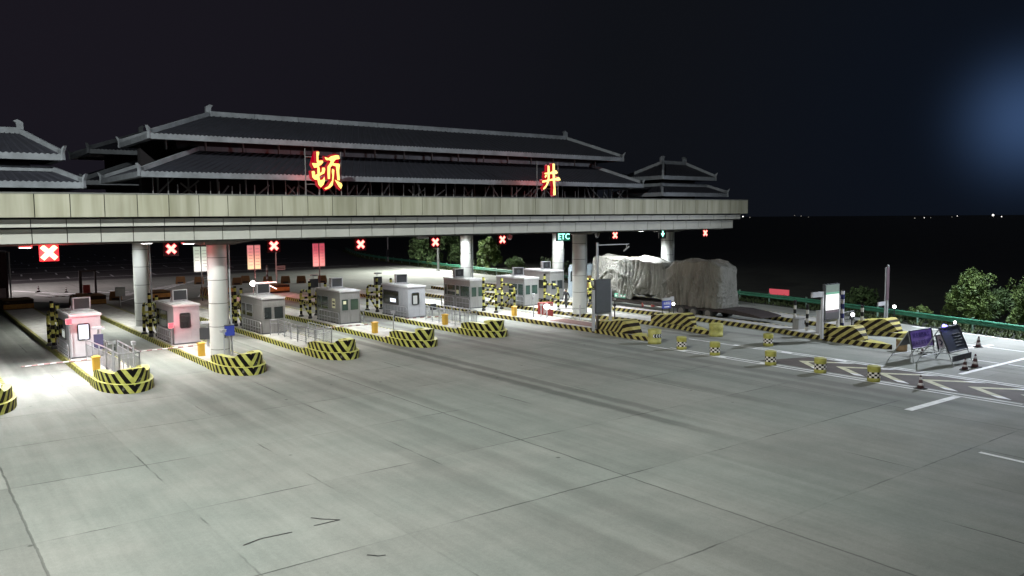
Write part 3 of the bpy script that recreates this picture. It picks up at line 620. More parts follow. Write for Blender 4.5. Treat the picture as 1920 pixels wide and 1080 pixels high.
# canopy down lights (fixtures set into the underside)
CL = (0.98, 1.0, 0.94); CW = (0.92, 0.97, 1.0)
def downlight(x, y, e, col=CL, size=R(150), where=''):
    t = thing('ceiling_lamp', 'square lamp set into the canopy underside ' + where, 'lamp', (x, y, 5.94), 0, 'lamps under the canopy')
    b = MB(); b.box(-0.25, 0.25, -0.25, 0.25, -0.06, 0.03); b.build('lamp_housing', [WHITE], t)
    b = MB(); b.box(-0.2, 0.2, -0.2, 0.2, -0.075, -0.062); b.build('diffuser', [WLAMP], t)
    lamp('lamp_light', 'SPOT', (0, 0, -0.12), e, col, t, spot_size=size, spot_blend=0.9, shadow_soft_size=0.25)
for x, y, e, c in ((4.5, 40.2, 7000, CW), (9.9, 42.6, 3300, CL), (15.2, 45.5, 2300, CL), (20.4, 45.5, 2100, CL), (25.7, 47, 2600, CW), (31.2, 46.0, 4200, CW), (37.0, 46.5, 4500, CW), (45.0, 43.6, 6500, CW), (42.5, 45.5, 4200, CW), (41.5, 50, 3500, CW), (36.6, 55.2, 2600, CW), (46.4, 55.2, 2600, CW), (11.4, 54.6, 900, CW), (11.2, 40.2, 500, CW),
                   (9.9, 58, 3600, CL), (20.4, 59, 3000, CL), (33.8, 58.5, 3800, CW), (42.5, 57, 3800, CW), (50.5, 56, 3000, CW)):
    downlight(min(x, 49.0), y, e, c)
lamp_names = [o for o in SC.objects if o.name.startswith('ceiling_lamp')]
for k, o in enumerate(lamp_names): o['label'] = 'square lamp set flush into the underside of the toll canopy'

# ------------------------------------------------------------------ light masts standing outside the frame
def mast(x, y, z, label):
    t = thing('light_mast', label, 'light mast', (x, y, 0), 0)
    b = MB(); b.cyl((0, 0, 0), (0, 0, z), 0.16, 0.08, 12); b.cyl((0, 0, 0), (0, 0, 0.12), 0.3, 0.3, 12); b.build('pole', [GALV], t)
    b = MB(); b.box(-0.5, 0.5, -0.06, 0.06, z, z+0.12); b.build('crossarm', [GALV], t)
    return t
t = mast(52.75, 19.5, 11.8, 'tall light mast beside the green guardrail')
b = MB(); b.box(-0.35, 0.35, -0.2, 0.2, 11.55, 11.78); b.build('lamp_head', [DARK], t)
lamp('flood_light', 'SPOT', (-0.2, 0, 11.5), 26000, (0.82, 0.89, 1.0), t, aim=(42.0, 22.0, 0), spot_size=R(150), spot_blend=1.0, shadow_soft_size=0.18)
t = mast(-9.0, 10.0, 28.0, 'very tall light mast beside the camera')
b = MB(); b.box(-0.6, 0.6, -0.3, 0.3, 27.7, 27.98); b.build('lamp_head', [DARK], t)
lamp('flood_light', 'SPOT', (0.2, 0.2, 27.6), 112000, (0.94, 1.0, 0.955), t, aim=(12.0, 27.5, 0), spot_size=R(86), spot_blend=1.0, shadow_soft_size=0.5)
t = mast(57.6, 92.5, 11.5, 'tall light mast on the far verge behind the canopy')
b = MB(); b.box(-0.35, 0.35, -0.2, 0.2, 11.25, 11.48); b.build('lamp_head', [DARK], t)
lamp('flood_light', 'SPOT', (-0.3, -0.2, 11.2), 46000, (0.97, 1.0, 0.93), t, aim=(56.0, 89.0, 0), spot_size=R(165), spot_blend=1.0, shadow_soft_size=0.3)
t = mast(1.0, 96.0, 11.5, 'tall light mast left of the far road')
b = MB(); b.box(-0.35, 0.35, -0.2, 0.2, 11.25, 11.48); b.build('lamp_head', [DARK], t)
lamp('flood_light', 'SPOT', (0.3, -0.2, 11.2), 17000, (1.0, 0.86, 0.90), t, aim=(18.0, 100.0, 0), spot_size=R(150), spot_blend=1.0, shadow_soft_size=0.3)

# ------------------------------------------------------------------ roof characters
def strokes(name, label, x, z, sc, polys, frame):
    t = thing(name, label, 'sign letter', (x, 38.5, 8.16), 0)
    b, c = MB(), MB()
    for k, pl in enumerate(polys):
        y = -0.06-0.002*k; pts = [((px)*sc, y, z + pz*sc) for px, pz in pl]
        ar = sum(pts[i][0]*pts[(i+1) % len(pts)][2]-pts[(i+1) % len(pts)][0]*pts[i][2] for i in range(len(pts)))
        if ar < 0: pts = pts[::-1]
        b.poly(pts)
        for i in range(len(pts)):
            p, q = pts[i], pts[(i+1) % len(pts)]; c.poly([p, (p[0], 0.12, p[2]), (q[0], 0.12, q[2]), q])
        cx = sum(p[0] for p in pts)/len(pts); cz = sum(p[2] for p in pts)/len(pts)
        bk = []
        for i in range(len(pts)):
            p0, p1, p2 = Vector((pts[i-1][0], pts[i-1][2])), Vector((pts[i][0], pts[i][2])), Vector((pts[(i+1) % len(pts)][0], pts[(i+1) % len(pts)][2]))
            e = (p2-p0); nn = Vector((e.y, -e.x)); nn = nn.normalized()*0.085 if nn.length > 1e-6 else nn
            bk.append((p1.x+nn.x, 0.13+0.002*k, p1.y+nn.y))
        c.poly(bk)
    b.build('letter_face', [LED_Y], t); c.build('letter_halo', [LHALO], t)
    b = MB()
    for p, q in frame: b.cyl(p, q, 0.028, n=6)
    b.build('support_frame', [TRUSS], t)
    return t
def Z(pl, x0, y0): return [(p[0]-x0, y0-p[1]) for p in pl]
D1 = [(235, 370), (300, 375), (330, 365), (320, 330), (320, 150), (372, 148), (372, 180), (355, 230), (355, 320), (440, 315), (445, 350), (400, 400), (360, 420), (375, 470), (375, 560), (415, 530), (420, 455), (470, 450), (480, 490), (460, 560), (430, 575), (385, 600), (360, 630), (380, 700), (430, 680), (460, 625), (470, 700), (440, 780), (385, 835), (340, 780), (325, 690), (270, 685), (230, 640), (220, 530), (270, 520), (285, 560), (270, 600), (330, 580), (330, 450), (270, 460), (235, 390)]
D2 = [(475, 245), (545, 265), (600, 225), (700, 200), (755, 205), (765, 270), (690, 285), (650, 330), (640, 360), (760, 365), (765, 400), (750, 500), (755, 690), (710, 685), (700, 560), (690, 420), (620, 400), (580, 440), (570, 560), (565, 665), (525, 670), (520, 560), (525, 430), (575, 360), (590, 325), (560, 300), (510, 305), (490, 285)]
D3 = [(615, 465), (655, 490), (645, 600), (630, 700), (615, 790), (560, 840), (480, 872), (450, 855), (530, 810), (570, 750), (605, 700), (615, 600), (605, 520)]
D4 = [(655, 680), (720, 710), (790, 750), (805, 790), (775, 860), (730, 810), (690, 740)]
PX = 1.0/9.82*0.0272
t = strokes('roof_character', 'glowing yellow Chinese character dun with added red halo, standing on the canopy edge', 17.52, 0.0, 1, [[(q[0]*PX, q[1]*PX*0.92+0.30) for q in Z(p, 512, 872)] for p in (D1, D2, D3, D4)],
            [((-1.02, 0.2, 0), (-1.02, 0.2, 2.3)), ((0.88, 0.2, 0), (0.88, 0.2, 2.2)), ((-1.02, 0.2, 0.55), (0.9, 0.2, 0.55)), ((-1.02, 0.2, 1.9), (0.9, 0.2, 1.9)), ((-0.3, 0.2, 0), (-0.3, 0.2, 0.6))])
J = [[(400, 300), (415, 292), (440, 305), (445, 380), (442, 560), (420, 660), (400, 700), (360, 770), (305, 810), (300, 780), (360, 710), (385, 640), (400, 560), (398, 400)],
     [(508, 250), (558, 250), (560, 380), (562, 560), (568, 720), (577, 870), (575, 920), (525, 922), (520, 870), (532, 760), (512, 600), (508, 400)],
     [(330, 455), (400, 440), (470, 430), (520, 400), (595, 390), (625, 440), (600, 465), (520, 470), (400, 478), (330, 478)],
     [(275, 620), (380, 598), (480, 575), (560, 560), (640, 530), (668, 550), (690, 600), (620, 608), (540, 600), (460, 618), (380, 640), (282, 662)],
     [(348, 490), (385, 490), (372, 530), (345, 560), (332, 540)]]
PJ = 1.0/10.8*0.0380
strokes('roof_character', 'glowing yellow Chinese character jing with four strokes, standing on the canopy edge', 32.05, 0.0, 1, [[(q[0]*PJ, q[1]*PJ*0.80+0.16) for q in Z(p, 480, 922)] for p in J],
            [((-0.9, 0.2, 0), (-0.9, 0.2, 2.2)), ((0.75, 0.2, 0), (0.75, 0.2, 2.2)), ((-0.9, 0.2, 0.55), (0.75, 0.2, 0.55)), ((-0.35, 0.2, 0), (-0.35, 0.2, 0.6))])
lamp('letter_glow', 'POINT', (17.25, 39.4, 9.3), 60, (1, 0.10, 0.06), None, shadow_soft_size=0.6)
lamp('letter_glow', 'POINT', (32.05, 39.4, 9.3), 50, (1, 0.10, 0.06), None, shadow_soft_size=0.6)

# ------------------------------------------------------------------ signals hanging from the canopy
def hanger(b, z, zt=6.0): b.cyl((0, 0.08, z), (0, 0.08, zt), 0.03, n=6)
SIG = [(5.35, 39.9, 5.66), (10.62, 41.0, 5.63), (15.65, 41.0, 5.64), (20.55, 41.0, 5.59), (25.35, 41.0, 5.59), (30.95, 42.0, 5.60), (40.55, 41.7, 5.69), (47.9, 39.8, 5.74)]
SGL = ['glaring red X lane signal hanging above the pink lit booth', 'red X lane signal hanging between the two nearest columns', 'red X lane signal hanging left of the pink lane board pair', 'red X lane signal above the booth with paper notices',
       'red X lane signal in front of the bushy roadside tree', 'red X lane signal right of the small roadside tree', 'red X lane signal above the wrapped truck load', 'red X lane signal at the far end of the canopy']
for (x, y, z), lb in zip(SIG, SGL):
    t = thing('lane_signal', lb, 'lane signal', (x, y, z), R(0), 'red X lane signals')
    b = MB(); b.box(-0.34, 0.34, 0.0, 0.16, -0.34, 0.34); hanger(b, 0.34, 6.0-z); b.build('signal_box', [mat('matt black box', (0.006, 0.006, 0.006), 0.9, var=0, spec=0.1)], t)
    b, c = MB(), MB(); sk = 1.22 if x < 6 else 0.86
    for sx in (-1, 1):
        for mb, L, w, yy in ((b, 0.31*sk, 0.085*sk, -0.03), (c, 0.345*sk, 0.122*sk, -0.012)):
            d = Vector((sx*0.7071, 0, 0.7071)); n_ = Vector((-d.z, 0, d.x)); yy2 = yy-0.003*(sx > 0)
            P4 = [d*L+n_*w, d*L-n_*w, -d*L-n_*w, -d*L+n_*w]
            F4 = [(p.x, yy2, p.z) for p in P4]
            if sx > 0: F4 = F4[::-1]
            mb.poly(F4)
    if sk > 1: c = MB(); c.poly([(-0.37, -0.012, -0.37), (0.37, -0.012, -0.37), (0.37, -0.012, 0.37), (-0.37, -0.012, 0.37)])  # the glaring signal gets a glowing square in place of bloom
    b.build('lit_cross', [XRED if sk < 1 else glow('overdriven signal lamp', (1.0, 0.42, 0.22), 4.5)], t); c.build('cross_halo', [XHALO if sk < 1 else glow('bright signal halo', (1.0, 0.02, 0.03), 1.6)], t)
lamp('signal_glow', 'POINT', (5.3, 39.2, 5.6), 300, (1, 0.06, 0.06), None, shadow_soft_size=0.3)
for (x, y, z) in SIG[1:6]: lamp('signal_glow', 'POINT', (x, y-0.5, z), 45, (1, 0.06, 0.08), None, shadow_soft_size=0.3)
t = thing('lane_sign', 'green lit ETC lane sign hanging beside a round column', 'lane sign', (36.6, 42.6, 5.62))
b = MB(); b.box(-0.58, 0.58, 0, 0.14, -0.27, 0.33); hanger(b, 0.33, 0.4); b.build('sign_box', [DARK], t)
b = MB(); b.poly([(-0.55, -0.004, -0.25), (0.55, -0.004, -0.25), (0.55, -0.004, 0.31), (-0.55, -0.004, 0.31)]); b.build('sign_face', [ETCD], t)
text_mesh('ETC', 0.56, ETCG, 'lettering', t, (0, -0.02, 0.03), ext=0.012, sx=1.05)
t = thing('lane_sign', 'green lit arrow lane sign hanging beside the farthest front column', 'lane sign', (46.2, 42.4, 5.70))
b = MB(); b.box(-0.36, 0.36, 0, 0.14, -0.36, 0.34); hanger(b, 0.33, 0.35); b.build('sign_box', [DARK], t)
b = MB(); b.poly([(-0.07, -0.01, 0.3), (-0.07, -0.01, 0.02), (-0.2, -0.01, 0.02), (0, -0.01, -0.26), (0.2, -0.01, 0.02), (0.07, -0.01, 0.02), (0.07, -0.01, 0.3)]); b.build('arrow', [ETCG], t)
for x, y, lb in ((31.9, 42.5, 'small camera hanging under the canopy right of the small roadside tree'), (39.6, 42.5, 'small camera hanging under the canopy above the wrapped load')):
    t = thing('ceiling_camera', lb, 'camera', (x, y, 5.75)); b = MB(); b.cyl((0, 0, 0), (0, 0, 0.3), 0.03, n=6); b.build('bracket', [GALV], t)
    b = MB(); b.box(-0.16, 0.16, -0.1, 0.1, -0.05, 0.1); b.lathe([(0.02, -0.22), (0.1, -0.2), (0.14, -0.1), (0.14, -0.05)], 10); b.build('camera_body', [PIPE], t)
t = thing('hanging_sign', 'long dim white sign bar hanging under the canopy before the roadside tree', 'sign', (36.3, 60.0, 5.45))
b = MB(); b.box(-1.0, 1.0, 0, 0.08, -0.2, 0.15); b.build('sign_board', [WHITE], t); b = MB(); b.cyl((-0.8, 0.04, 0.15), (-0.8, 0.04, 0.55), 0.03); b.cyl((0.8, 0.04, 0.15), (0.8, 0.04, 0.55), 0.03); b.build('hanger', [GALV], t)

# ------------------------------------------------------------------ toll booths
def rrect(x0, x1, z0, z1, r, n=4):
    out = []
    for cx, cz, a0 in ((x1-r, z0+r, -90), (x1-r, z1-r, 0), (x0+r, z1-r, 90), (x0+r, z0+r, 180)):
        for k in range(n+1): a = R(a0+90*k/n); out.append((cx+r*math.cos(a), cz+r*math.sin(a)))
    return out
def window(t, face, outline, frame_m, glass_m, grow=0.05, lit=None, mull=()):
    """face: function (u,z,out)->point; outline list of (u,z)"""
    b = MB(); b.poly([face(u, z, 0.012) for u, z in outline]); w = b.build('window', [glass_m], t)
    c = MB(); n = len(outline); cu = sum(p[0] for p in outline)/n; cz = sum(p[1] for p in outline)/n
    us = [p[0] for p in outline]; zs = [p[1] for p in outline]; wu, wz = max(us)-min(us), max(zs)-min(zs)
    big = [(cu+(u-cu)*(1+2*grow/wu), cz+(z-cz)*(1+2*grow/wz)) for u, z in outline]
    for k in range(n):
        q = (k+1) % n; a, d, e, f = outline[k], outline[q], big[q], big[k]
        c.poly([face(*a, 0.03), face(*f, 0.03), face(*e, 0.03), face(*d, 0.03)][::-1]); c.poly([face(*f, 0.03), face(*f, 0), face(*e, 0), face(*e, 0.03)][::-1])
    for (u0, u1, z0, z1) in mull:
        c.poly([face(u0, z0, 0.032), face(u1, z0, 0.032), face(u1, z1, 0.032), face(u0, z1, 0.032)])
    c.build('window_frame', [frame_m], w)
    if lit:
        c = MB(); u0, u1, z0, z1 = lit[:4]; c.poly([face(u0, z0, 0.02), face(u1, z0, 0.02), face(u1, z1, 0.02), face(u0, z1, 0.02)]); c.build('lit_screen', [lit[4]], w)
    return w
LITW = glow('lit screen in window', (0.85, 0.88, 1.0), 1.6); LITD = glow('dim lit window', (0.80, 0.84, 0.80), 0.55)
def booth(x, y, style, label, d=3.6, w=1.36, h=2.16, wins=None, bodym=None):
    t = thing('toll_booth', label, 'toll booth', (x, y, 0.25), 0, 'toll booths')
    bm = bodym or (WHITE if style == 'A' else STEEL)
    b = MB(); b.box(0, w, 0, d, 0.0, h-0.10)
    if style == 'B':
        for z0, z1 in ((h-0.50, h-0.46), (0.80, 0.84)): b.box(-0.012, w+0.012, -0.012, d+0.012, z0, z1)
        for cx in (-0.015, w-0.04):
            for cy in (-0.015, d-0.04): b.box(cx, cx+0.055, cy, cy+0.055, 0, h-0.1)
    b.build('wall', [bm], t)
    b = MB(); b.box(-0.05, w+0.05, -0.05, d+0.05, h-0.10, h); b.box(0.1, w-0.1, 0.1, d-0.1, h, h+0.02); b.build('roof', [mat('pale roof sheet', (0.5, 0.5, 0.5), 0.6, var=0.15)], t)
    b = MB(); b.box(-0.03, w+0.03, -0.03, d+0.03, -0.01, 0.07); b.build('plinth', [GREYP], t)
    FF = lambda u, z, o: (u, -o, z); LF = lambda u, z, o: (-o, d-u, z)      # front face; left face with u from the far end
    if style == 'A':
        window(t, FF, rrect(w*0.24, w*0.62, 0.90, 1.68, 0.09), DARK, GLASS, 0.03, wins.get('litf'))
        window(t, LF, rrect(d*0.05, d*0.64, 0.82, 1.72, 0.06), DARK, GLASS, 0.03, wins.get('litl'), ((d*0.24, d*0.26, 0.82, 1.72), (d*0.26, d*0.64, 1.20, 1.24)) if not wins.get('plain') else ())
        b = MB(); b.box(w*0.66, w*0.93, -0.015, 0, 0.12, 1.85); b.box(w*0.69, w*0.72, -0.04, -0.015, 0.95, 1.05); b.build('door', [bm], t)
    else:
        fw_ = wins.get('front', ((0.08, 0.40), (0.52, 0.92)))
        for a, c in fw_: window(t, FF, rrect(w*a, w*c, 0.88, 1.58, 0.02, 1), STEEL, wins.get('glass', GLASS), 0.03)
        for a, c, z0, z1 in wins['left']: window(t, LF, rrect(d*a, d*c, z0, z1, 0.02, 1), PIPE, wins.get('glass', GLASS), 0.03)
        b = MB(); b.box(w*0.50, w*0.94, -0.014, 0, 0.1, 0.80); b.box(w*0.54, w*0.57, -0.035, -0.014, 0.5, 0.62); b.build('lower_panel', [STEEL], t)
        for (u, z, s1, s2, face) in wins.get('notes', ()):
            fn = FF if face == 'F' else LF
            b = MB(); b.poly([fn(u, z, 0.036), fn(u+s1, z, 0.036), fn(u+s1, z+s2, 0.036), fn(u, z+s2, 0.036)])
            for k in range(2 if s2 > 0.3 else 0):
                zz = z+s2*(0.22+0.34*k); b.poly([fn(u+s1*0.15, zz, 0.038), fn(u+s1*0.85, zz, 0.038), fn(u+s1*0.85, zz+s2*0.16, 0.038), fn(u+s1*0.15, zz+s2*0.16, 0.038)], 1)
            b.build('paper_notice', [PAPER, INK], t)
    return t
BOOTH = [
 (6.74, 44.83, 'A', 'white toll booth lit pink at the front with a glaring window', dict(litf=(0.36, 0.80, 0.93, 1.64, LITW), litl=(1.2, 2.0, 0.85, 1.25, LITD)), {}),
 (11.94, 46.2, 'A', 'white toll booth with a red glow and a dark rounded front window', dict(), {}),
 (17.14, 47.06, 'B', 'dark steel toll booth with big dark front windows behind the mesh railing', dict(left=((0.04, 0.22, 0.9, 1.62), (0.26, 0.55, 1.22, 1.62), (0.26, 0.55, 0.9, 1.12))), {}),
 (22.67, 48.29, 'B', 'steel toll booth with a yellow paper notice on its side', dict(glass=GLASSG, left=((0.04, 0.20, 0.86, 1.64), (0.22, 0.50, 1.24, 1.64), (0.22, 0.50, 0.86, 1.12)), notes=((2.45, 0.98, 0.5, 0.62, 'L'), (0.2, 1.28, 0.2, 0.2, 'F'))), {}),
 (27.63, 48.3, 'A', 'plain grey toll booth with a bright screen in its side window', dict(litf=(0.40, 0.72, 0.93, 1.5, LITD), litl=(1.15, 1.95, 0.95, 1.2, LITW), plain=1), dict(bodym=mat('grey enamel sheet', (0.30, 0.31, 0.32), 0.45, var=0.12))),
 (34.08, 50.32, 'B', 'steel toll booth with long green glass windows and a white box under its eave', dict(glass=GLASSG, left=((0.03, 0.12, 0.86, 1.64), (0.14, 0.44, 1.26, 1.64), (0.14, 0.44, 0.86, 1.14), (0.47, 0.60, 0.86, 1.64), (0.64, 0.97, 0.86, 1.64)), notes=((1.75, 1.0, 0.35, 0.3, 'L'),)), {}),
 (38.16, 49.0, 'B', 'pale steel toll booth with green windows beside the round column', dict(glass=GLASSG, left=((0.45, 0.75, 1.28, 1.66), (0.45, 0.75, 0.84, 1.18), (0.79, 0.96, 0.84, 1.66))), {}),
 (42.55, 51.2, 'B', 'grey toll booth partly hidden behind a round column', dict(left=((0.3, 0.9, 0.9, 1.6),)), dict(h=2.4)),
]
for x, y, st, lb, wi, kw in BOOTH: booth(x, y, st, lb, wins=wi, **kw)

# air conditioners on the booth roofs
def ac_unit(x, y, z, rz, label, k=0):
    t = thing('air_conditioner', label, 'air conditioner', (x, y, z), rz, 'air conditioners on the booth roofs')
    b = MB(); b.box(-0.42, 0.42, -0.15, 0.15, 0.06, 0.68); b.build('casing', [WHITE], t)
    b = MB(); b.poly([(-0.36, -0.155, 0.11), (0.36, -0.155, 0.11), (0.36, -0.155, 0.63), (-0.36, -0.155, 0.63)])
    b.build('fan_panel', [DARK], t)
    b = MB(); b.lathe([(0.15, 0), (0.15, 0.006)], 16); o = b.build('fan_grille', [GREYP if k > 4 else DARK], t); o.rotation_euler = (R(90), 0, 0); o.location = (0, -0.156, 0.37)
    b = MB(); b.box(-0.3, -0.24, -0.18, 0.18, 0, 0.06); b.box(0.24, 0.3, -0.18, 0.18, 0, 0.06); b.pipe([(-0.36, 0.05, 0.3), (-0.5, 0.0, 0.2), (-0.52, -0.1, 0.03), (0.5, -0.3, 0.03)], 0.025, 6); b.build('foot', [GALV], t)
for (x, y, rz, k) in ((7.55, 46.6, 6, 0), (12.75, 48.0, 6, 1), (17.9, 49.0, 4, 2), (23.35, 50.3, 4, 3), (28.3, 50.4, -8, 4), (34.55, 52.6, 0, 5), (38.95, 50.8, -25, 6), (43.2, 52.6, 0, 7)):
    ac_unit(x, y, 2.43 if k != 7 else 2.67, R(rz), 'boxy air conditioner on the roof of the ' + ['pink lit booth', 'booth with the red glow', 'dark steel booth', 'booth with the yellow notice', 'plain grey booth', 'booth with long green windows', 'pale booth by the column', 'booth hidden behind the column'][k], k)
BN = ['pink lit booth', 'booth with the red glow', 'dark steel booth', 'booth with the yellow notice', 'plain grey booth', 'booth with long green windows', 'pale booth by the column']

# red stop lights beside the first two booths
STOPR = glow('red stop lamp', (1.0, 0.05, 0.07), 3.0)
for x, y, z, e, lb in ((6.62, 44.35, 1.75, 62, 'small red stop light at the front corner of the pink lit booth'), (11.72, 46.0, 0.95, 38, 'small red stop light at the front corner of the booth with the red glow')):
    t = thing('stop_light', lb, 'stop light', (x, y, 0.25)); b = MB(); b.cyl((0, 0, 0), (0, 0, z), 0.025, n=6); b.build('post', [PIPE], t); b = MB(); b.box(-0.15, 0.15, -0.05, 0.05, z, z+0.3); b.build('lamp_housing', [WHITE], t)
    b = MB(); b.box(-0.12, 0.12, -0.055, -0.051, z+0.03, z+0.27); b.box(-0.12, 0.12, 0.051, 0.055, z+0.03, z+0.27); b.build('lamp_lens', [STOPR], t)
    lamp('stop_glow', 'POINT', (0.55 if z > 1.2 else 0.35, -0.55, z+0.35), e, (1, 0.07, 0.13), t, shadow_soft_size=0.15)
# low pipe rails along the booths
def hoop_rail(x, y0, y1, label):
    t = thing('guard_railing', label, 'railing', (x, y0, 0.25), 0, 'low pipe rails along the booths'); L = y1-y0
    b = MB(); b.pipe([(0, 0, 0), (0, 0, 0.62), (0, 0.12, 0.74), (0, L-0.12, 0.74), (0, L, 0.62), (0, L, 0)], 0.03, 8); b.pipe([(0, 0, 0.38), (0, L, 0.38)], 0.025, 8); b.build('hoop', [PIPE], t)
    n = int(L/0.42); b = MB()
    for k in range(1, n): b.cyl((0, L*k/n, 0), (0, L*k/n, 0.72), 0.016, n=6)
    b.cyl((0, 0.05, 0.2), (0, L-0.05, 0.2), 0.014, n=6)
    b.build('grille', [PIPE], t)
for i, (x, y, *_r) in enumerate(BOOTH[:7]):
    hoop_rail(x-0.16, y-0.1, y+(3.0 if i < 5 else 1.7), 'low pipe rail along the lane side of the ' + BN[i])
    if i in (0, 2, 3, 4, 5): hoop_rail(x+1.36+0.18, y-0.2, y+2.6, 'low pipe rail on the door side of the ' + BN[i])
b = None
hoop_rail(34.0-0.16, 52.2, 53.9, 'low pipe rail at the far end of the booth with long green windows')

# tall walkway railings near the noses
def railing(pts, h, label, style):
    t = thing('walkway_railing', label, 'railing', (*pts[0], 0.25), 0); b, c = MB(), MB(); o = Vector((*pts[0], 0))
    P = [Vector((*p, 0))-o for p in pts]
    for a, e in zip(P[:-1], P[1:]):
        L = (e-a).length; n = max(1, round(L/1.0)); Z = Vector((0, 0, 1))
        b.cyl(a+Z*h, e+Z*h, 0.032, n=8); b.cyl(a+Z*0.12, e+Z*0.12, 0.02, n=6); b.cyl(a+Z*(h-0.22), e+Z*(h-0.22), 0.02, n=6)
        for k in range(n+1): b.cyl(a+(e-a)*k/n, a+(e-a)*k/n+Z*h, 0.032, n=8)
        m = int(L/(0.15 if style == 'bars' else 0.14))
        for k in range(1, m): c.cyl(a+(e-a)*k/m+Z*0.12, a+(e-a)*k/m+Z*(h-0.22), 0.012 if style == 'bars' else 0.007, n=5, caps=False)
        if style != 'bars':
            for q in range(1, 5): c.cyl(a+Z*(0.12+q*(h-0.34)/5), e+Z*(0.12+q*(h-0.34)/5), 0.007, n=4, caps=False)
    b.build('rail_frame', [PIPE], t); c.build('infill', [PIPE], t)
railing([(8.40, 42.6), (8.40, 38.3), (7.55, 38.2), (7.50, 40.6), (7.25, 43.9)], 1.0, 'tall barred walkway railing in front of the pink lit booth', 'bars')
railing([(17.35, 46.4), (17.75, 46.2), (17.60, 43.0), (17.60, 40.7), (18.65, 40.9), (18.65, 44.0)], 0.9, 'mesh walkway railing in front of the dark steel booth', 'mesh')
railing([(28.0, 46.6), (27.9, 44.0), (27.95, 41.9), (29.05, 42.2), (29.05, 46.0)], 0.95, 'white barred walkway railing in front of the plain grey booth', 'bars')

# ------------------------------------------------------------------ striped bollard frames guarding the booths
def bollards(x, y, w, sg, label, tall=2.55, one=False):
    """sg=+1: guards the far (traffic) side of the booth; -1: the near side"""
    t = thing('bollard_frame', label, 'bollard frame', (x, y, 0.25), 0, 'striped bollard frames by the booths')
    for i, px in enumerate((0.18,) if one else (0.18, w-0.18)):
        b = MB(); b.cyl((px, 0, 0), (px, 0, tall-0.15*i), 0.09, n=12, st=(0.2, 0.2+tall/0.46)); b.lathe([(0.14, 0), (0.14, 0.12), (0.1, 0.2)], 12, (px, 0, 0), 1); b.build('tall_post', [YB, DARK], t)
        b = MB(); b.cyl((px, sg*1.55, 0), (px, sg*1.55, 1.5), 0.085, n=12, st=(0.1, 0.1+1.5/0.44)); b.lathe([(0.18, 0), (0.16, 0.08), (0.09, 0.16)], 12, (px, sg*1.55, 0), 1); b.build('short_post', [YB, DARK], t)
        b = MB(); b.pipe([(px, sg*1.55, 1.45), (px, sg*1.45, 1.72), (px, sg*1.2, 1.85), (px, 0, 1.85)], 0.08, 10, 0, 0.5); b.build('top_pipe', [YB], t)
        b = MB(); b.pipe([(px, sg*1.5, 1.25), (px, sg*0.1, 0.25)], 0.07, 10, 0, 0.42); b.pipe([(px, sg*0.05, 1.15), (px, sg*1.5, 0.95)], 0.07, 10, 0, 0.42); b.build('brace', [YB], t)
    for yy, zz in () if one else ((0, 1.5), (sg*1.5, 1.3)): b = MB(); b.pipe([(0.18, yy, zz), (w-0.18, yy, zz)], 0.072, 10, 0, 0.45); b.build('cross_pipe', [YB], t)
for i, (x, y) in enumerate(((6.36, 48.9), (11.55, 50.4), (17.0, 51.9), (22.25, 52.5), (27.6, 53.0))):
    w = 0.62 if i == 0 else (0.75 if i < 3 else 1.5)
    bollards(x, y, w, 1, 'yellow and black striped pipe frame behind the ' + BN[i])
bollards(30.9-0.0-3.4+0.1+3.0-0.9, 53.4, 0.5, 1, 'lone striped pipe frame right behind the plain grey booth', 2.3)
bollards(33.9, 48.6, 2.0, -1, 'yellow and black striped pipe frame before the booth with long green windows', 2.45)
bollards(38.0, 46.6, 1.9, -1, 'striped pipe frame with a red sign before the pale booth by the column', 2.6, True)
bollards(42.75, 48.4, 1.0, -1, 'striped pipe frame behind the dark blank signboard', 2.6)

# ------------------------------------------------------------------ barrier gates
def gate(x, y, label, arm=3.0, ang=180, tone=ORG, z=0.25, h=0.60):
    t = thing('barrier_gate', label, 'barrier gate', (x, y, z), 0, 'barrier gates')
    b = MB(); b.box(-0.14, 0.14, -0.13, 0.13, 0, h); b.build('housing', [tone], t)
    b = MB(); b.box(-0.17, 0.17, -0.16, 0.16, h, h+0.05); b.poly([(-0.17, -0.16, h+0.05), (0.17, -0.16, h+0.05), (0.1, 0, h+0.10), (-0.1, 0, h+0.10)]); b.poly([(0.17, 0.16, h+0.05), (-0.17, 0.16, h+0.05), (-0.1, 0, h+0.10), (0.1, 0, h+0.10)]); b.build('cap', [tone], t)
    if arm:
        d = Vector((math.cos(R(ang)), math.sin(R(ang)), 0)); b = MB(); b.cyl(d*0.1+Vector((0, 0.18, h-0.08)), d*arm+Vector((0, 0.18, h-0.10)), 0.035, 0.025, 8, st=(0, arm/0.5)); b.build('arm', [RW], t)
    return t
gate(7.05, 40.5, 'orange barrier gate with a lowered white arm in front of the pink lit booth', 2.9)
gate(12.0, 41.6, 'orange barrier gate beside the round column nearest the plaza', 2.8)
gate(22.5, 43.3, 'orange barrier gate in front of the booth with the yellow notice', 2.6, 170)
gate(27.75, 43.85, 'orange barrier gate beside the white barred walkway railing', 2.6, 165)
gate(33.9, 44.7, 'yellow barrier gate on the island of the booth with long green windows', 0)
gate(34.9, 36.9, 'small yellow gate housing behind the dark blank signboard', 0, z=0.25, h=0.3)
gate(40.3, 36.6, 'small orange gate housing behind the blue sign', 0, tone=ORGR, h=0.3)
gate(12.9, 75.2, 'far barrier gate with a long dark arm beyond the pink lit booth', 3.2, 178, DARK, 0.25, 0.7)

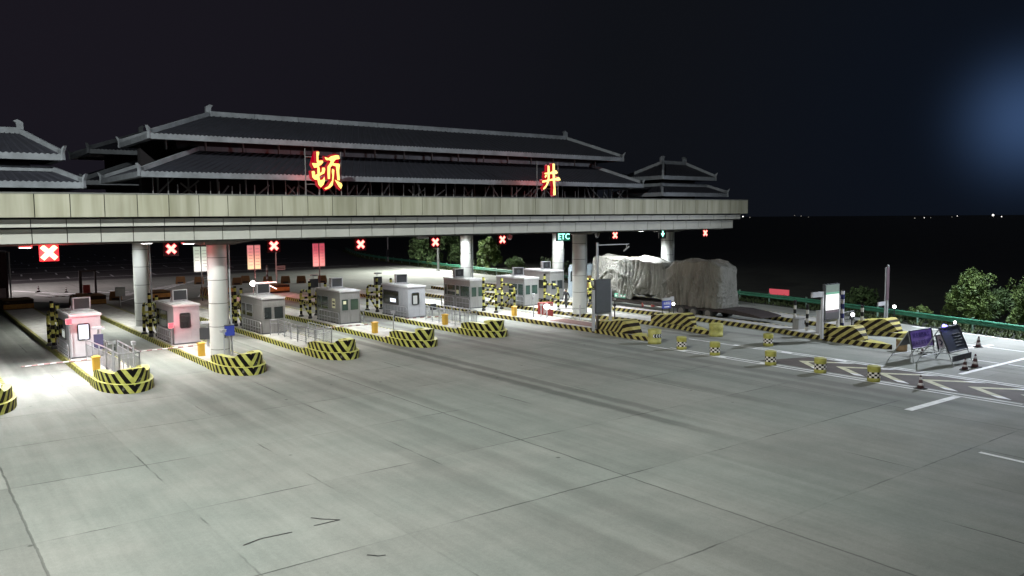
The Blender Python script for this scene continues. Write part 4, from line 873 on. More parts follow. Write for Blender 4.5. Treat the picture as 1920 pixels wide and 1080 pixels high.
# ------------------------------------------------------------------ fee displays, cameras on posts
def display(x, y, rz, w, h, z, label, m=DARK, hood=True):
    t = thing('fee_display', label, 'display board', (x, y, 0.25), rz, 'fee displays on posts')
    b = MB(); b.cyl((0, 0.1, 0), (0, 0.1, z+h), 0.05, n=8); b.build('post', [WHITE], t)
    b = MB(); b.box(-w/2, w/2, -0.1, 0.04, z, z+h); b.build('panel', [m], t)
    if hood:
        b = MB(); b.cyl((0, 0.1, z+h), (0, 0.1, z+h+0.25), 0.035, n=6); b.box(-0.28, 0.28, -0.22, 0.12, z+h+0.25, z+h+0.36); b.build('camera_head', [WHITE], t)
PURP = mat('dark purple screen', (0.05, 0.045, 0.09), 0.35, var=0.2)
display(7.75, 43.6, R(-10), 0.42, 0.72, 0.55, 'tall dark fee display with white camera head by the pink lit booth', PURP)
display(13.15, 44.4, R(-25), 0.75, 0.6, 0.42, 'dark fee display by the booth with the red glow', DARK)
display(13.95, 69.0, 0, 0.7, 0.7, 0.9, 'far fee display with a pale panel beyond the dark steel booth', WHITE, False)
display(28.6, 66.0, 0, 0.75, 0.75, 0.9, 'black fee display with a lamp hood behind the dark steel booth', DARK)
display(33.9, 64.5, 0, 0.75, 0.75, 0.9, 'black fee display with a lamp hood behind the booth with the yellow notice', DARK)
display(28.75, 46.9, 0, 0.4, 0.4, 0.62, 'small black fee display beside the plain grey booth', DARK, False)
def cam_post(x, y, h, rz, label, hd=0):
    t = thing('camera_post', label, 'camera post', (x, y, 0.25), rz, 'camera posts on the islands')
    b = MB(); b.cyl((0, 0, 0), (0, 0, h), 0.035, n=8); b.cyl((0, 0, 0), (0, 0, 0.03), 0.09, n=8); b.build('post', [GALV], t)
    b = MB(); b.box(-0.18, 0.10, -0.07, 0.07, h, h+0.12); b.box(-0.2, 0.12, -0.09, 0.09, h+0.12, h+0.14); b.build('camera_head', [WHITE], t)
    b = MB(); b.cyl((0.05, 0, h-0.28), (0.05, 0, h-0.12), 0.05, n=8); b.build('flash_lamp', [GREYP], t)
cam_post(7.5, 39.0, 1.35, R(0), 'thin camera post with a flat hood left of the barred walkway railing')
cam_post(8.3, 38.9, 1.25, R(90), 'thin camera post at the corner of the barred walkway railing')
cam_post(12.5, 39.6, 1.35, R(20), 'thin camera post standing before the round column nearest the plaza')
cam_post(22.6, 41.2, 1.35, R(0), 'lone grey camera post near the nose below the plain grey booth')
cam_post(34.5, 43.3, 1.45, R(60), 'thin camera post beside the white lit barrier rails')
cam_post(34.9, 43.0, 0.75, R(60), 'short camera post with a glaring white side rail')
t = thing('notice_box', 'small blue notice box fixed on the round column nearest the plaza', 'box', (13.05, 40.44, 1.55)); b = MB(); b.box(-0.22, 0.22, -0.08, 0.06, -0.25, 0.25); b.build('box_body', [BLUE], t); b = MB(); b.box(-0.24, 0.24, -0.1, 0.08, 0.25, 0.28); b.build('lid', [GREYP], t)
t = thing('flash_lamp', 'white hot lamp with curved white rails on the sixth island', 'lamp', (34.75, 42.2, 0.25))
b = MB(); b.cyl((0, 0, 0), (0, 0, 0.62), 0.04, n=8); b.build('post', [PIPE], t)
b = MB(); b.lathe([(0.02, 0), (0.16, 0.06), (0.2, 0.2), (0.12, 0.32), (0.02, 0.34)], 12, (0, 0, 0.6)); b.build('lamp_bulb', [WLAMP], t)
b = MB(); b.pipe([(0, 0, 0.75), (0.6, -1.2, 0.72), (1.0, -2.2, 0.68)], 0.03, 6); b.pipe([(0, 0, 0.7), (0.5, -1.2, 0.5), (0.8, -2.0, 0.1)], 0.03, 6); b.cyl((1.0, -2.2, 0), (1.0, -2.2, 1.0), 0.05, n=8); b.build('rail', [WHITE], t)
lamp('flash_light', 'POINT', (-0.1, -0.35, 0.8), 130, (1, 0.98, 0.95), t, shadow_soft_size=0.15)
t = thing('flash_lamp', 'dazzling white lamp with a white arm beyond the roof of the dark steel booth', 'lamp', (25.3, 71.5, 0.25))
b = MB(); b.cyl((0, 0, 0), (0, 0, 1.0), 0.04, n=8); b.build('post', [PIPE], t)
b = MB(); b.lathe([(0.02, -0.24), (0.22, -0.15), (0.28, 0.0), (0.22, 0.15), (0.02, 0.24)], 14, (0, 0, 1.1)); b.build('lamp_bulb', [WLAMP], t)
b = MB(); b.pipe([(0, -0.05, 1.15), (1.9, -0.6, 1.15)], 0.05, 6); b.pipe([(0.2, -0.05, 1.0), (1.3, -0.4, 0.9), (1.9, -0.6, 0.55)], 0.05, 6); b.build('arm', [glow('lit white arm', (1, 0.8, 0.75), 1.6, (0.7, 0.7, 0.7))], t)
lamp('flash_light', 'POINT', (0.9, -1.2, 1.6), 260, (1, 0.35, 0.3), t, shadow_soft_size=0.2)

# ------------------------------------------------------------------ lit lane boards and poles beyond the gates
def grad_mat(name, lo, hi, s):
    m = mat(name, (0.1, 0.1, 0.1), 0.4, var=0); n = m.node_tree.nodes; L = m.node_tree.links; b_ = n['Principled BSDF']
    t_ = n.new('ShaderNodeTexCoord'); sp = n.new('ShaderNodeSeparateXYZ'); L.new(t_.outputs['Object'], sp.inputs[0])
    mr = n.new('ShaderNodeMapRange'); mr.inputs[1].default_value = 0.0; mr.inputs[2].default_value = 1.5; L.new(sp.outputs[2], mr.inputs[0])
    nz = n.new('ShaderNodeTexNoise'); nz.inputs['Scale'].default_value = 4; L.new(t_.outputs['Object'], nz.inputs['Vector'])
    mi = n.new('ShaderNodeMix'); mi.data_type = 'RGBA'; mi.inputs[6].default_value = (*lo, 1); mi.inputs[7].default_value = (*hi, 1); L.new(mr.outputs[0], mi.inputs[0])
    L.new(mi.outputs[2], b_.inputs['Emission Color']); b_.inputs['Emission Strength'].default_value = s; return m
LB = [grad_mat('backlit white board', (1.0, 0.98, 0.9), (0.50, 0.58, 0.46), 0.85), grad_mat('backlit pink board', (1.0, 0.85, 0.42), (0.75, 0.24, 0.24), 0.9), grad_mat('backlit red board', (0.95, 0.40, 0.36), (0.62, 0.07, 0.12), 0.8)]
for (x, y, m, lb) in ((20.75, 71, LB[0], 'tall backlit white lane board left of the column nearest the plaza'), (25.3, 71, LB[1], 'tall backlit pink lane board above the dark steel booth'), (31.35, 71, LB[2], 'tall backlit red lane board above the booth with the yellow notice')):
    t = thing('lane_board', lb, 'lit board', (x, y, 2.66), R(0), 'backlit lane boards')
    b = MB(); b.box(-0.56, -0.04, 0, 0.12, 0, 2.08); b.box(0.04, 0.56, 0, 0.12, 0, 2.08); b.build('lit_panel', [m], t)
    b = MB(); b.cyl((0, -0.03, -2.5), (0, -0.03, 2.1), 0.045, n=8); b.box(-0.58, 0.58, 0.02, 0.1, 2.08, 2.14); b.box(-0.58, 0.58, 0.02, 0.1, -0.06, 0.0); b.build('pole', [GREYP], t)
    b = MB()
    for k in range(6):
        for sx in (-0.5, 0.1): b.box(sx+0.02, sx+0.36, -0.012, 0, 0.35+k*0.28, 0.355+k*0.28+0.03)
    b.build('lettering', [mat('grey lettering', (0.25, 0.2, 0.2), 0.7, var=0)], t)
    lamp('board_glow', 'POINT', (0, -0.8, 0.4), 130, (1, 0.22, 0.2) if m is not LB[0] else (1, 0.9, 0.8), t, shadow_soft_size=0.5)
t = thing('direction_post', 'tall pink lit pole with a small white direction plate', 'sign post', (28.6, 74.5, 0)); b = MB(); b.cyl((0, 0, 0), (0, 0, 5.2), 0.06, n=8); b.build('pole', [WHITE], t); b = MB(); b.box(0.0, 0.85, -0.05, 0, 2.25, 2.65); b.build('plate', [WHITE], t); b = MB()
for k in range(2): b.box(0.1, 0.75, -0.058, -0.051, 2.35+0.14*k, 2.41+0.14*k)
b.build('lettering', [GREYP], t)
t = thing('striped_post', 'red and white striped post beyond the pink lane board', 'post', (30.5, 82.0, 0)); b = MB(); b.cyl((0, 0, 0), (0, 0, 2.3), 0.1, n=10, st=(0, 5)); b.build('post_body', [RW], t); b = MB(); b.cyl((0, 0, 0), (0, 0, 0.08), 0.25, n=10); b.build('base', [DARK], t)
# sign frame gantry at the far end of the second island
t = thing('height_frame', 'rust red portal frame beyond the roof of the pink lit booth', 'frame', (14.3, 84.0, 0)); b = MB(); b.box(-0.75, -0.5, -0.1, 0.1, 0, 2.3); b.box(0.55, 0.7, -0.1, 0.1, 0, 2.3); b.build('post', [CHAS], t); b = MB(); b.box(-0.75, 0.7, -0.06, 0.06, 2.3, 2.45); b.build('crossbar', [CHAS], t)
b = MB(); b.box(-0.45, 0.15, -0.1, 0.1, 0, 1.1); b.build('cabinet', [RED], t)
# rows of orange water barriers far behind
for k, (x, y) in enumerate(((29.4, 88), (31.0, 90), (32.6, 87.5), (34.2, 86.5), (35.6, 85.5), (37.6, 84.5), (26.6, 92), (25.2, 94), (12.8, 78.5), (12.1, 76.8), (15.5, 78.5))):
    t = thing('water_barrier', 'orange plastic water barrier block in the far row behind the gates', 'barrier', (x, y, 0), R(-20), 'orange barrier blocks behind the gates')
    b = MB(); b.prism([(-0.5, -0.25), (0.5, -0.25), (0.5, 0.25), (-0.5, 0.25)], 0, 0.3); b.poly([(-0.5, -0.25, 0.3), (0.5, -0.25, 0.3), (0.42, -0.12, 0.8), (-0.42, -0.12, 0.8)]); b.poly([(0.5, 0.25, 0.3), (-0.5, 0.25, 0.3), (-0.42, 0.12, 0.8), (0.42, 0.12, 0.8)]); b.poly([(-0.42, -0.12, 0.8), (0.42, -0.12, 0.8), (0.42, 0.12, 0.8), (-0.42, 0.12, 0.8)])
    b.poly([(-0.5, 0.25, 0.3), (-0.5, -0.25, 0.3), (-0.42, -0.12, 0.8), (-0.42, 0.12, 0.8)]); b.poly([(0.5, -0.25, 0.3), (0.5, 0.25, 0.3), (0.42, 0.12, 0.8), (0.42, -0.12, 0.8)]); b.build('barrier_body', [ORGR], t)
    b = MB(); b.box(-0.3, 0.3, -0.262, -0.252, 0.06, 0.2); b.build('reflector', [DARK], t)
# dark cabin and white post at the left edge
t = thing('site_cabin', 'dark site cabin cut by the frame edge behind the booths', 'cabin', (5.2, 82, 0)); b = MB(); b.box(-2.6, 2.6, 0, 3, 0, 4.3); b.build('wall', [mat('maroon cladding', (0.035, 0.015, 0.02), 0.8)], t); b = MB(); b.box(-2.7, 2.7, -0.1, 3.1, 4.3, 4.45); b.build('roof', [DARK], t); b = MB(); b.cyl((2.75, -0.05, 0), (2.75, -0.05, 4.4), 0.06); b.build('corner_post', [WHITE], t)
b = MB(); b.box(0.2, 2.4, -0.03, -0.002, 0.3, 1.3); b.build('door', [WHITE], t)

# ------------------------------------------------------------------ drums, cones
def check_mat():
    m = stripe_mat('yellow drum with checker band', (0.38, 0.36, 0.09), (0.38, 0.36, 0.09)); n = m.node_tree.nodes; L = m.node_tree.links; b_ = n['Principled BSDF']
    t_ = n.new('ShaderNodeTexCoord'); sp = n.new('ShaderNodeSeparateXYZ'); L.new(t_.outputs['Object'], sp.inputs[0])
    at = n.new('ShaderNodeMath'); at.operation = 'ARCTAN2'; L.new(sp.outputs[1], at.inputs[0]); L.new(sp.outputs[0], at.inputs[1])
    cv = n.new('ShaderNodeCombineXYZ'); m1 = n.new('ShaderNodeMath'); m1.operation = 'MULTIPLY'; m1.inputs[1].default_value = 14/(2*math.pi); L.new(at.outputs[0], m1.inputs[0])
    m2 = n.new('ShaderNodeMath'); m2.operation = 'MULTIPLY'; m2.inputs[1].default_value = 1/0.085; L.new(sp.outputs[2], m2.inputs[0]); L.new(m1.outputs[0], cv.inputs[0]); L.new(m2.outputs[0], cv.inputs[1]); cv.inputs[2].default_value = 0.5
    ck = n.new('ShaderNodeTexChecker'); ck.inputs['Scale'].default_value = 1.0; ck.inputs['Color1'].default_value = (0.62, 0.58, 0.54, 1); ck.inputs['Color2'].default_value = (0.02, 0.018, 0.02, 1); L.new(cv.outputs[0], ck.inputs['Vector'])
    g_ = n.new('ShaderNodeMath'); g_.operation = 'COMPARE'; g_.inputs[1].default_value = 0.297; g_.inputs[2].default_value = 0.126; L.new(sp.outputs[2], g_.inputs[0])
    old = b_.inputs['Base Color'].links[0].from_socket
    mi = n.new('ShaderNodeMix'); mi.data_type = 'RGBA'; L.new(g_.outputs[0], mi.inputs[0]); L.new(old, mi.inputs[6]); L.new(ck.outputs['Color'], mi.inputs[7]); L.new(mi.outputs[2], b_.inputs['Base Color']); return m
DRUM = check_mat(); DRUMT = mat('yellow drum top', (0.37, 0.35, 0.10), 0.6, var=0.3, scale=5)
def drum(x, y, h, r, label, m=None, scale=1.0):
    t = thing('crash_drum', label, 'crash barrel', (x, y, 0), R(random.uniform(0, 360)), 'yellow crash drums')
    b = MB(); b.lathe([(r, 0), (r, 0.16), (r*0.985, 0.17), (r*0.985, 0.425), (r, 0.435), (r*1.01, h-0.07), (r*0.97, h-0.05)], 26); b.build('drum_body', [m or DRUM], t)
    b = MB(); b.lathe([(r*1.02, h-0.05), (r*1.02, h-0.02), (r*0.8, h)], 26); b.build('lid', [DRUMT], t)
for x, y, lb in ((32.89, 28.8, 'checkered yellow drum farthest up the left white line, nearest the chevron drum'), (32.76, 26.5, 'checkered yellow drum on the left white line, second from the chevron drum'), (32.6, 23.1, 'checkered yellow drum on the left white line, third from the chevron drum'),
                 (37.3, 26.6, 'bleached checkered drum standing apart on the right white line'), (32.65, 20.55, 'checkered yellow drum at the start of the brown chevron area'), (32.65, 18.05, 'checkered yellow drum nearest the camera beside the traffic cone')):
    drum(x, y, 0.68, 0.26, lb, None if 'bleached' not in lb else None)
drum(38.1, 30.75, 0.76, 0.40, 'large plain yellow drum at the tip of the seventh striped island', DRUMT)
t = drum(33.3, 31.1, 0.80, 0.37, 'large yellow drum with a white arrow band at an island tip', DRUMT)
o = [c for c in SC.objects if c.name.startswith('crash_drum') and c.location.x == Vector((33.3, 0, 0)).x][0]
b = MB(); aa = [R(-150+k*12) for k in range(12)]
for k in range(11): b.poly([(0.378*math.cos(a_), 0.378*math.sin(a_), z_) for a_, z_ in ((aa[k], 0.36), (aa[k+1], 0.36), (aa[k+1], 0.56), (aa[k], 0.56))], 0)
for k in range(0, 11, 2):
    a0, a1, a2 = aa[k], aa[k]+R(7), aa[k]+R(14)
    for z0, z1 in ((0.37, 0.46), (0.55, 0.46)): b.poly([(0.381*math.cos(q), 0.381*math.sin(q), z_) for q, z_ in ((a1, z0), (a2, z0), (a1, z1), (a0, z1))][::(1 if z0 < z1 else -1)], 1)
o.rotation_euler = (0, 0, 0); b.build('arrow_band', [DARK, WPAINT], o)
drum(41.15, 21.3, 0.62, 0.27, 'tan drum standing behind the purple sign stand', mat('tan drum', (0.26, 0.17, 0.09), 0.7, var=0.3))
CONE = mat('dark red cone rubber', (0.06, 0.018, 0.02), 0.6, var=0.3); CONEW = mat('cone white band', (0.6, 0.58, 0.57), 0.6, var=0.2)
def cone(x, y, label, h=0.55):
    t = thing('traffic_cone', label, 'traffic cone', (x, y, 0), R(random.uniform(-20, 20)), 'traffic cones'); k = h/0.55
    b = MB(); b.lathe([(0.135*k, 0.03), (0.106*k, 0.15*k), (0.084*k, 0.24*k), (0.058*k, 0.37*k), (0.043*k, 0.47*k), (0.028*k, 0.55*k)], 16); b.build('cone_body', [CONE], t)
    for pr2 in ([(0.108*k, 0.15*k), (0.0865*k, 0.24*k)], [(0.06*k, 0.37*k), (0.045*k, 0.47*k)]): b = MB(); b.lathe(pr2, 16); b.build('white_band', [CONEW], t)
    b = MB(); b.box(-0.19*k, 0.19*k, -0.19*k, 0.19*k, 0, 0.035); b.build('base', [RUB], t)
cone(32.7, 16.1, 'traffic cone on the left white line after the last drum'); cone(45.3, 19.35, 'traffic cone standing nearest the green guardrail', 0.58); cone(39.2, 16.85, 'traffic cone right of the tilted dark sign stand', 0.62); cone(38.2, 16.85, 'traffic cone under the tilted dark sign stand', 0.55)
cone(40.9, 20.1, 'traffic cone under the purple sign stand', 0.4); cone(11.3, 92.5, 'taller of two traffic cones beyond the pink lit booth', 0.62); cone(13.4, 90.3, 'smaller of two traffic cones beyond the pink lit booth', 0.5)

# ------------------------------------------------------------------ folding sign stands
def easel(name, label, x, y, rz, w, h, z0, tilt, board, back):
    t = thing(name, label, 'sign stand', (x, y, 0), rz, 'folding sign stands')
    s = math.sin(tilt); c = math.cos(tilt)
    def P(u, v, o=0.0): return (u, v*s-o*c, z0+v*c+o*s*0)    # board plane, leaning back with height
    b = MB(); b.poly([P(-w/2, 0), P(w/2, 0), P(w/2, h), P(-w/2, h)]); b.poly([P(-w/2, 0, -0.04), P(-w/2, h, -0.04), P(w/2, h, -0.04), P(w/2, 0, -0.04)])
    for A, B in (((-w/2, 0), (w/2, 0)), ((w/2, 0), (w/2, h)), ((w/2, h), (-w/2, h)), ((-w/2, h), (-w/2, 0))): b.poly([P(*A), P(*A, -0.04), P(*B, -0.04), P(*B)])
    b.build('board', [board], t)
    b = MB()
    for A, B in (((-w/2, 0), (w/2, 0)), ((w/2, 0), (w/2, h)), ((w/2, h), (-w/2, h)), ((-w/2, h), (-w/2, 0))): b.cyl(P(*A, 0.01), P(*B, 0.01), 0.035, n=6)
    b.build('board_frame', [DARK], t)
    zl = (0.0-z0)/c
    for sx in (-1, 1):
        b = MB(); b.cyl(P(sx*w/2, zl, -0.02), P(sx*w/2, h, -0.02), 0.026, n=8); b.build('leg', [GALV], t)
        b = MB(); top = Vector(P(sx*w/2, h*0.97, -0.04)); foot = Vector((sx*w/2, top.y+0.95*back, 0)); b.cyl(top, foot, 0.026, n=8); b.build('leg', [GALV], t)
    b = MB(); b.cyl(P(-w/2, zl*0.45, -0.02), P(w/2, zl*0.45, -0.02), 0.02, n=6); f = Vector(P(0, h*0.97, -0.04)).y+0.95*back*0.8
    b.cyl((-w/2, f, 0.28), (w/2, f, 0.28), 0.02, n=6)
    for sx in (-1, 1): b.cyl(P(sx*w/2, zl*0.55, -0.02), (sx*w/2, f, 0.26), 0.018, n=6)
    b.build('brace', [GALV], t)
    return t, P
PURS = mat('purple sign sheet', (0.30, 0.20, 0.52), 0.45, var=0.25, scale=1.5); PURT = mat('deep blue lettering', (0.04, 0.02, 0.16), 0.6, var=0)
t, P = easel('sign_stand', 'folding stand with a purple board of two lines of text', 39.0, 19.15, R(-2), 1.95, 0.86, 0.66, R(12), PURS, 1)
for tx, v in (('前方道路施工', 0.60), ('请从正常车道行', 0.25)):
    text_mesh(tx, 0.25, PURT, 'lettering', t, P(0.0, v, 0.012), (R(90-12), 0, 0), 0.002)
b = MB(); f1, f2 = Vector(P(0, 0.83, -0.06)), Vector((0, P(0, 0.83)[1]+0.55, 0.75))
b.poly([(-0.95, f1.y, f1.z), (0.95, f1.y, f1.z), (0.95, f2.y, f2.z), (-0.95, f2.y, f2.z)]); b.poly([(-0.95, f1.y-0.02, f1.z-0.03), (-0.95, f2.y-0.02, f2.z-0.03), (0.95, f2.y-0.02, f2.z-0.03), (0.95, f1.y-0.02, f1.z-0.03)]); b.build('rear_board', [DARK], t)
t, P = easel('sign_stand', 'tall folding stand with a tilted dark blank board and flashing blue lamp', 39.5, 17.75, R(1), 1.95, 1.16, 0.62, R(24), DARKB, 1)
b = MB(); b.box(-0.94, 0.94, -0.20, -0.16, 0.22, 0.48); b.build('lower_board', [stripe_mat('grey slatted board', (0.10, 0.10, 0.11), (0.03, 0.03, 0.035))], t)
b = MB()
for k in range(5): b.cyl(P(-0.0, 0.25+k*0.14, 0.02), P(0.85, 0.25+k*0.14, 0.02), 0.014, n=5)
b.build('louvre', [DARK], t)
b = MB(); q = Vector(P(0, 1.16)); b.box(-0.92, 0.92, q.y-0.04, q.y+0.1, q.z+0.02, q.z+0.06); b.build('lamp_bar', [DARKB], t)
b = MB(); b.lathe([(0.07, 0), (0.08, 0.05), (0.05, 0.12), (0.01, 0.13)], 10, (-0.50, q.y, q.z+0.06)); b.build('blue_beacon', [BLAMP], t); b = MB(); b.lathe([(0.05, 0), (0.05, 0.05), (0.01, 0.08)], 8, (-0.28, q.y, q.z+0.06)); b.build('blue_beacon', [BLAMP], t)
b = MB(); b.lathe([(0.02, 0), (0.055, 0.03), (0.055, 0.09), (0.02, 0.12)], 10, (0.62, q.y, q.z+0.12)); b.build('white_lamp', [WLAMP], t)
lamp('beacon_light', 'POINT', (-0.5, q.y-0.15, q.z+0.3), 20, (0.35, 0.3, 1), t, shadow_soft_size=0.08)
t, P = easel('sign_stand', 'small pale folding sign standing behind the tilted dark board', 41.9, 19.6, R(-10), 0.6, 0.7, 0.25, R(16), mat('pale pink sign sheet', (0.42, 0.34, 0.36), 0.6, var=0.3), 1)
b = MB(); b.poly([P(*q, 0.006) for q in ((-0.05, 0.5), (0.15, 0.32), (0.0, 0.15), (-0.12, 0.2), (0.02, 0.32), (-0.15, 0.45))]); b.build('arrow', [INK], t)

# ------------------------------------------------------------------ entry side boards, posts and lamps
t = thing('signboard', 'large dark blank signboard on white legs at an island nose', 'signboard', (33.55, 35.5, 0.25))
b = MB(); b.box(-0.62, 0.55, -0.1, 0.1, 1.05, 3.05); b.build('board', [GREYP], t); b = MB(); b.box(-0.80, -0.66, -0.04, 0.1, 0, 2.45); b.box(0.58, 0.70, -0.04, 0.1, 0.3, 2.45); b.box(-0.66, 0.58, 0.0, 0.08, 0.93, 1.04); b.build('leg', [WHITE], t); b = MB(); b.box(-0.3, 0.3, 0.105, 0.16, 1.2, 2.9); b.build('cabinet_back', [DARK], t)
t = thing('camera_gantry', 'tall grey pole with a long side arm behind the dark blank signboard', 'pole', (33.65, 36.1, 0.25))
b = MB(); b.cyl((0, 0, 0), (0, 0, 5.2), 0.085, 0.07, 10); b.build('pole', [GALV], t); b = MB(); b.cyl((0, 0, 5.05), (2.65, 0, 5.05), 0.035, n=8); b.build('arm', [GALV], t); b = MB(); b.cyl((2.5, 0, 5.05), (2.45, 0, 4.85), 0.025, n=6); b.cyl((2.58, -0.1, 4.92), (2.3, 0.1, 4.62), 0.045, n=8); b.build('camera_head', [WHITE], t)
t = thing('lamp_post', 'thin black lamp post with round heads by the wedge nose', 'lamp post', (35.3, 36.3, 0.25)); b = MB(); b.cyl((0, 0, 0), (0, 0, 1.7), 0.03, n=8); b.build('post', [DARK], t); b = MB(); b.lathe([(0.02, 0), (0.1, 0.05), (0.1, 0.17), (0.02, 0.22)], 10, (0, 0, 1.2)); b.build('flash_head', [DARK], t); b = MB(); b.lathe([(0.02, 0), (0.08, 0.06), (0.02, 0.14)], 10, (0, 0, 1.62)); b.build('camera_head', [WHITE], t)
t = thing('blue_sign', 'small blue information sign on thin black posts before the wrapped load', 'sign', (39.6, 36.0, 0.25)); b = MB(); b.box(-0.36, 0.40, -0.05, 0.03, 0.82, 1.32); b.build('board', [BLUE], t); b = MB(); b.cyl((-0.3, 0.05, 0), (-0.3, 0.05, 0.9), 0.03, n=6); b.cyl((0.34, 0.05, 0), (0.34, 0.05, 0.9), 0.03, n=6); b.build('post', [DARK], t); b = MB(); b.box(-0.34, 0.66, -0.08, 0.06, 1.34, 1.50); b.box(0.40, 0.66, -0.06, 0.03, 1.28, 1.56); b.build('hood', [WHITE], t)
text_mesh('收费站', 0.19, WPAINT, 'lettering', t, (-0.02, -0.058, 1.14), ext=0.002); b = MB(); b.box(-0.22, 0.24, -0.056, -0.051, 0.90, 0.96); b.build('underline', [WPAINT], t)
t = thing('lamp_post', 'round white lamp on a black post beside the blue sign', 'lamp post', (40.18, 35.9, 0.25)); b = MB(); b.cyl((0, 0, 0), (0, 0, 1.0), 0.03, n=6); b.build('post', [DARK], t); b = MB(); b.lathe([(0.02, 0), (0.07, 0.03), (0.09, 0.10), (0.07, 0.17), (0.02, 0.20)], 12, (0, 0, 0.98)); b.build('lamp_bulb', [WLAMP], t)
def price_mat():
    m = mat('lit price board', (0.05, 0.05, 0.05), 0.4, var=0); n = m.node_tree.nodes; L = m.node_tree.links; b_ = n['Principled BSDF']
    t_ = n.new('ShaderNodeTexCoord'); sp = n.new('ShaderNodeSeparateXYZ'); L.new(t_.outputs['Object'], sp.inputs[0])
    mr = n.new('ShaderNodeMapRange'); mr.inputs[1].default_value = 1.0; mr.inputs[2].default_value = 3.0; L.new(sp.outputs[2], mr.inputs[0])
    cr = n.new('ShaderNodeValToRGB'); cr.color_ramp.interpolation = 'CONSTANT'; e = cr.color_ramp.elements; e[0].position = 0; e[0].color = (0.012, 0.010, 0.018, 1); e[1].position = 0.20; e[1].color = (0.05, 0.03, 0.045, 1)
    for p, c_ in ((0.27, (1, 1, 1, 1)), (0.70, (0.10, 0.30, 0.20, 1)), (0.76, (0.10, 0.14, 0.12, 1))): x = e.new(p); x.color = c_
    L.new(mr.outputs[0], cr.inputs[0]); L.new(cr.outputs[0], b_.inputs['Emission Color']); b_.inputs['Emission Strength'].default_value = 1.3; return m
t = thing('price_board', 'tall lit price board with a glaring white middle on white legs', 'display board', (41.08, 25.3, 0.25))
b = MB(); b.box(-0.70, 0.66, -0.1, 0.08, 1.0, 2.98); b.build('casing', [GREYP], t); b = MB(); b.poly([(-0.66, -0.105, 1.04), (0.62, -0.105, 1.04), (0.62, -0.105, 2.94), (-0.66, -0.105, 2.94)]); b.build('screen', [price_mat()], t)
b = MB(); b.box(-0.88, -0.72, -0.06, 0.06, 0, 2.45); b.box(0.67, 0.82, -0.06, 0.06, 0.2, 2.3); b.box(-0.72, 0.67, -0.03, 0.05, 0.86, 0.97); b.build('leg', [WHITE], t)
b = MB(); b.box(-1.85, -0.72, -0.05, 0.05, 2.32, 2.60); b.build('side_plate', [WHITE], t)
lamp('price_glow', 'POINT', (0, -0.5, 1.9), 26, (1, 1, 1), t, shadow_soft_size=0.3)
def spost(name, x, y, h, r, m, label, per=0.5, cat='post'):
    t = thing(name, label, cat, (x, y, 0.25)); b = MB(); b.cyl((0, 0, 0), (0, 0, h), r, n=10, st=(0, h/per)); b.build('post_body', [m], t); b = MB(); b.cyl((0, 0, h), (0, 0, h+0.05), r*1.15, n=10); b.build('cap', [DARK], t); return t
BW = stripe_mat('black white paint', (0.40, 0.39, 0.35), (0.02, 0.02, 0.02)); BG = stripe_mat('black blue paint', (0.55, 0.55, 0.6), (0.03, 0.035, 0.12))
spost('striped_post', 43.4, 26.0, 2.4, 0.10, BG, 'tall blue and white striped post right of the price board', 0.55)
spost('striped_post', 44.0, 29.5, 1.5, 0.085, BW, 'black and white striped post behind the grey cabinet')
spost('striped_post', 42.4, 27.6, 1.5, 0.085, BW, 'striped post left of the price board legs'); spost('striped_post', 45.7, 26.1, 1.35, 0.09, BW, 'striped post beside the wedge nose nearest the guardrail'); spost('striped_post', 45.1, 27.2, 1.4, 0.08, BW, 'striped post between the two right hand wedge noses')
t = thing('cabinet', 'small grey roadside cabinet beside the striped posts', 'cabinet', (42.75, 28.4, 0.25)); b = MB(); b.box(-0.3, 0.3, -0.2, 0.2, 0, 0.62); b.build('cabinet_body', [STEEL], t); b = MB(); b.box(-0.33, 0.33, -0.23, 0.23, 0.62, 0.66); b.build('lid', [STEEL], t)
t = thing('pillar_cabinet', 'slim pale pillar cabinet left of the price board', 'cabinet', (42.05, 26.6, 0.25)); b = MB(); b.box(-0.12, 0.12, -0.12, 0.12, 0, 1.25); b.build('cabinet_body', [WHITE], t); b = MB(); b.box(-0.15, 0.15, -0.15, 0.15, 1.25, 1.3); b.build('lid', [WHITE], t)
t = thing('lamp_post', 'round white lamp on a short post behind the price board', 'lamp post', (43.4, 25.4, 0.25)); b = MB(); b.cyl((0, 0, 0), (0, 0, 1.0), 0.035, n=6); b.box(-0.14, 0.14, -0.06, 0.06, 0.82, 0.95); b.build('post', [DARK], t); b = MB(); b.lathe([(0.02, 0), (0.08, 0.03), (0.10, 0.10), (0.08, 0.17), (0.02, 0.20)], 12, (0, -0.05, 0.98)); b.build('lamp_bulb', [WLAMP], t)
t = thing('barrier_fence', 'grey barred crowd barrier between the right hand wedge noses', 'barrier', (44.3, 26.6, 0.25)); b = MB(); b.pipe([(0, 0, 0), (0, 0, 1.0), (1.5, 0.1, 1.0), (1.5, 0.1, 0)], 0.03, 6); b.build('rail_frame', [PIPE], t); b = MB()
for k in range(1, 12): b.cyl((1.5*k/12, 0.1*k/12, 0.1), (1.5*k/12, 0.1*k/12, 1.0), 0.014, n=5)
b.build('infill', [PIPE], t)
t = thing('slim_sign_mast', 'slim upright sign mast beside the guardrail with a small plate', 'sign mast', (51.3, 27.6, 0)); b = MB(); b.cyl((0, 0, 0), (0, 0, 3.75), 0.07, n=8); b.cyl((-0.28, 0, 0), (-0.28, 0, 3.6), 0.05, n=8); b.build('mast', [GALV], t); b = MB(); b.box(-0.30, 0.02, -0.09, -0.07, 1.5, 3.6); b.build('panel', [mat('reddish dark panel', (0.10, 0.07, 0.08), 0.5)], t); b = MB(); b.box(-1.15, -0.3, -0.04, 0.02, 1.15, 1.4); b.build('plate', [WHITE], t)
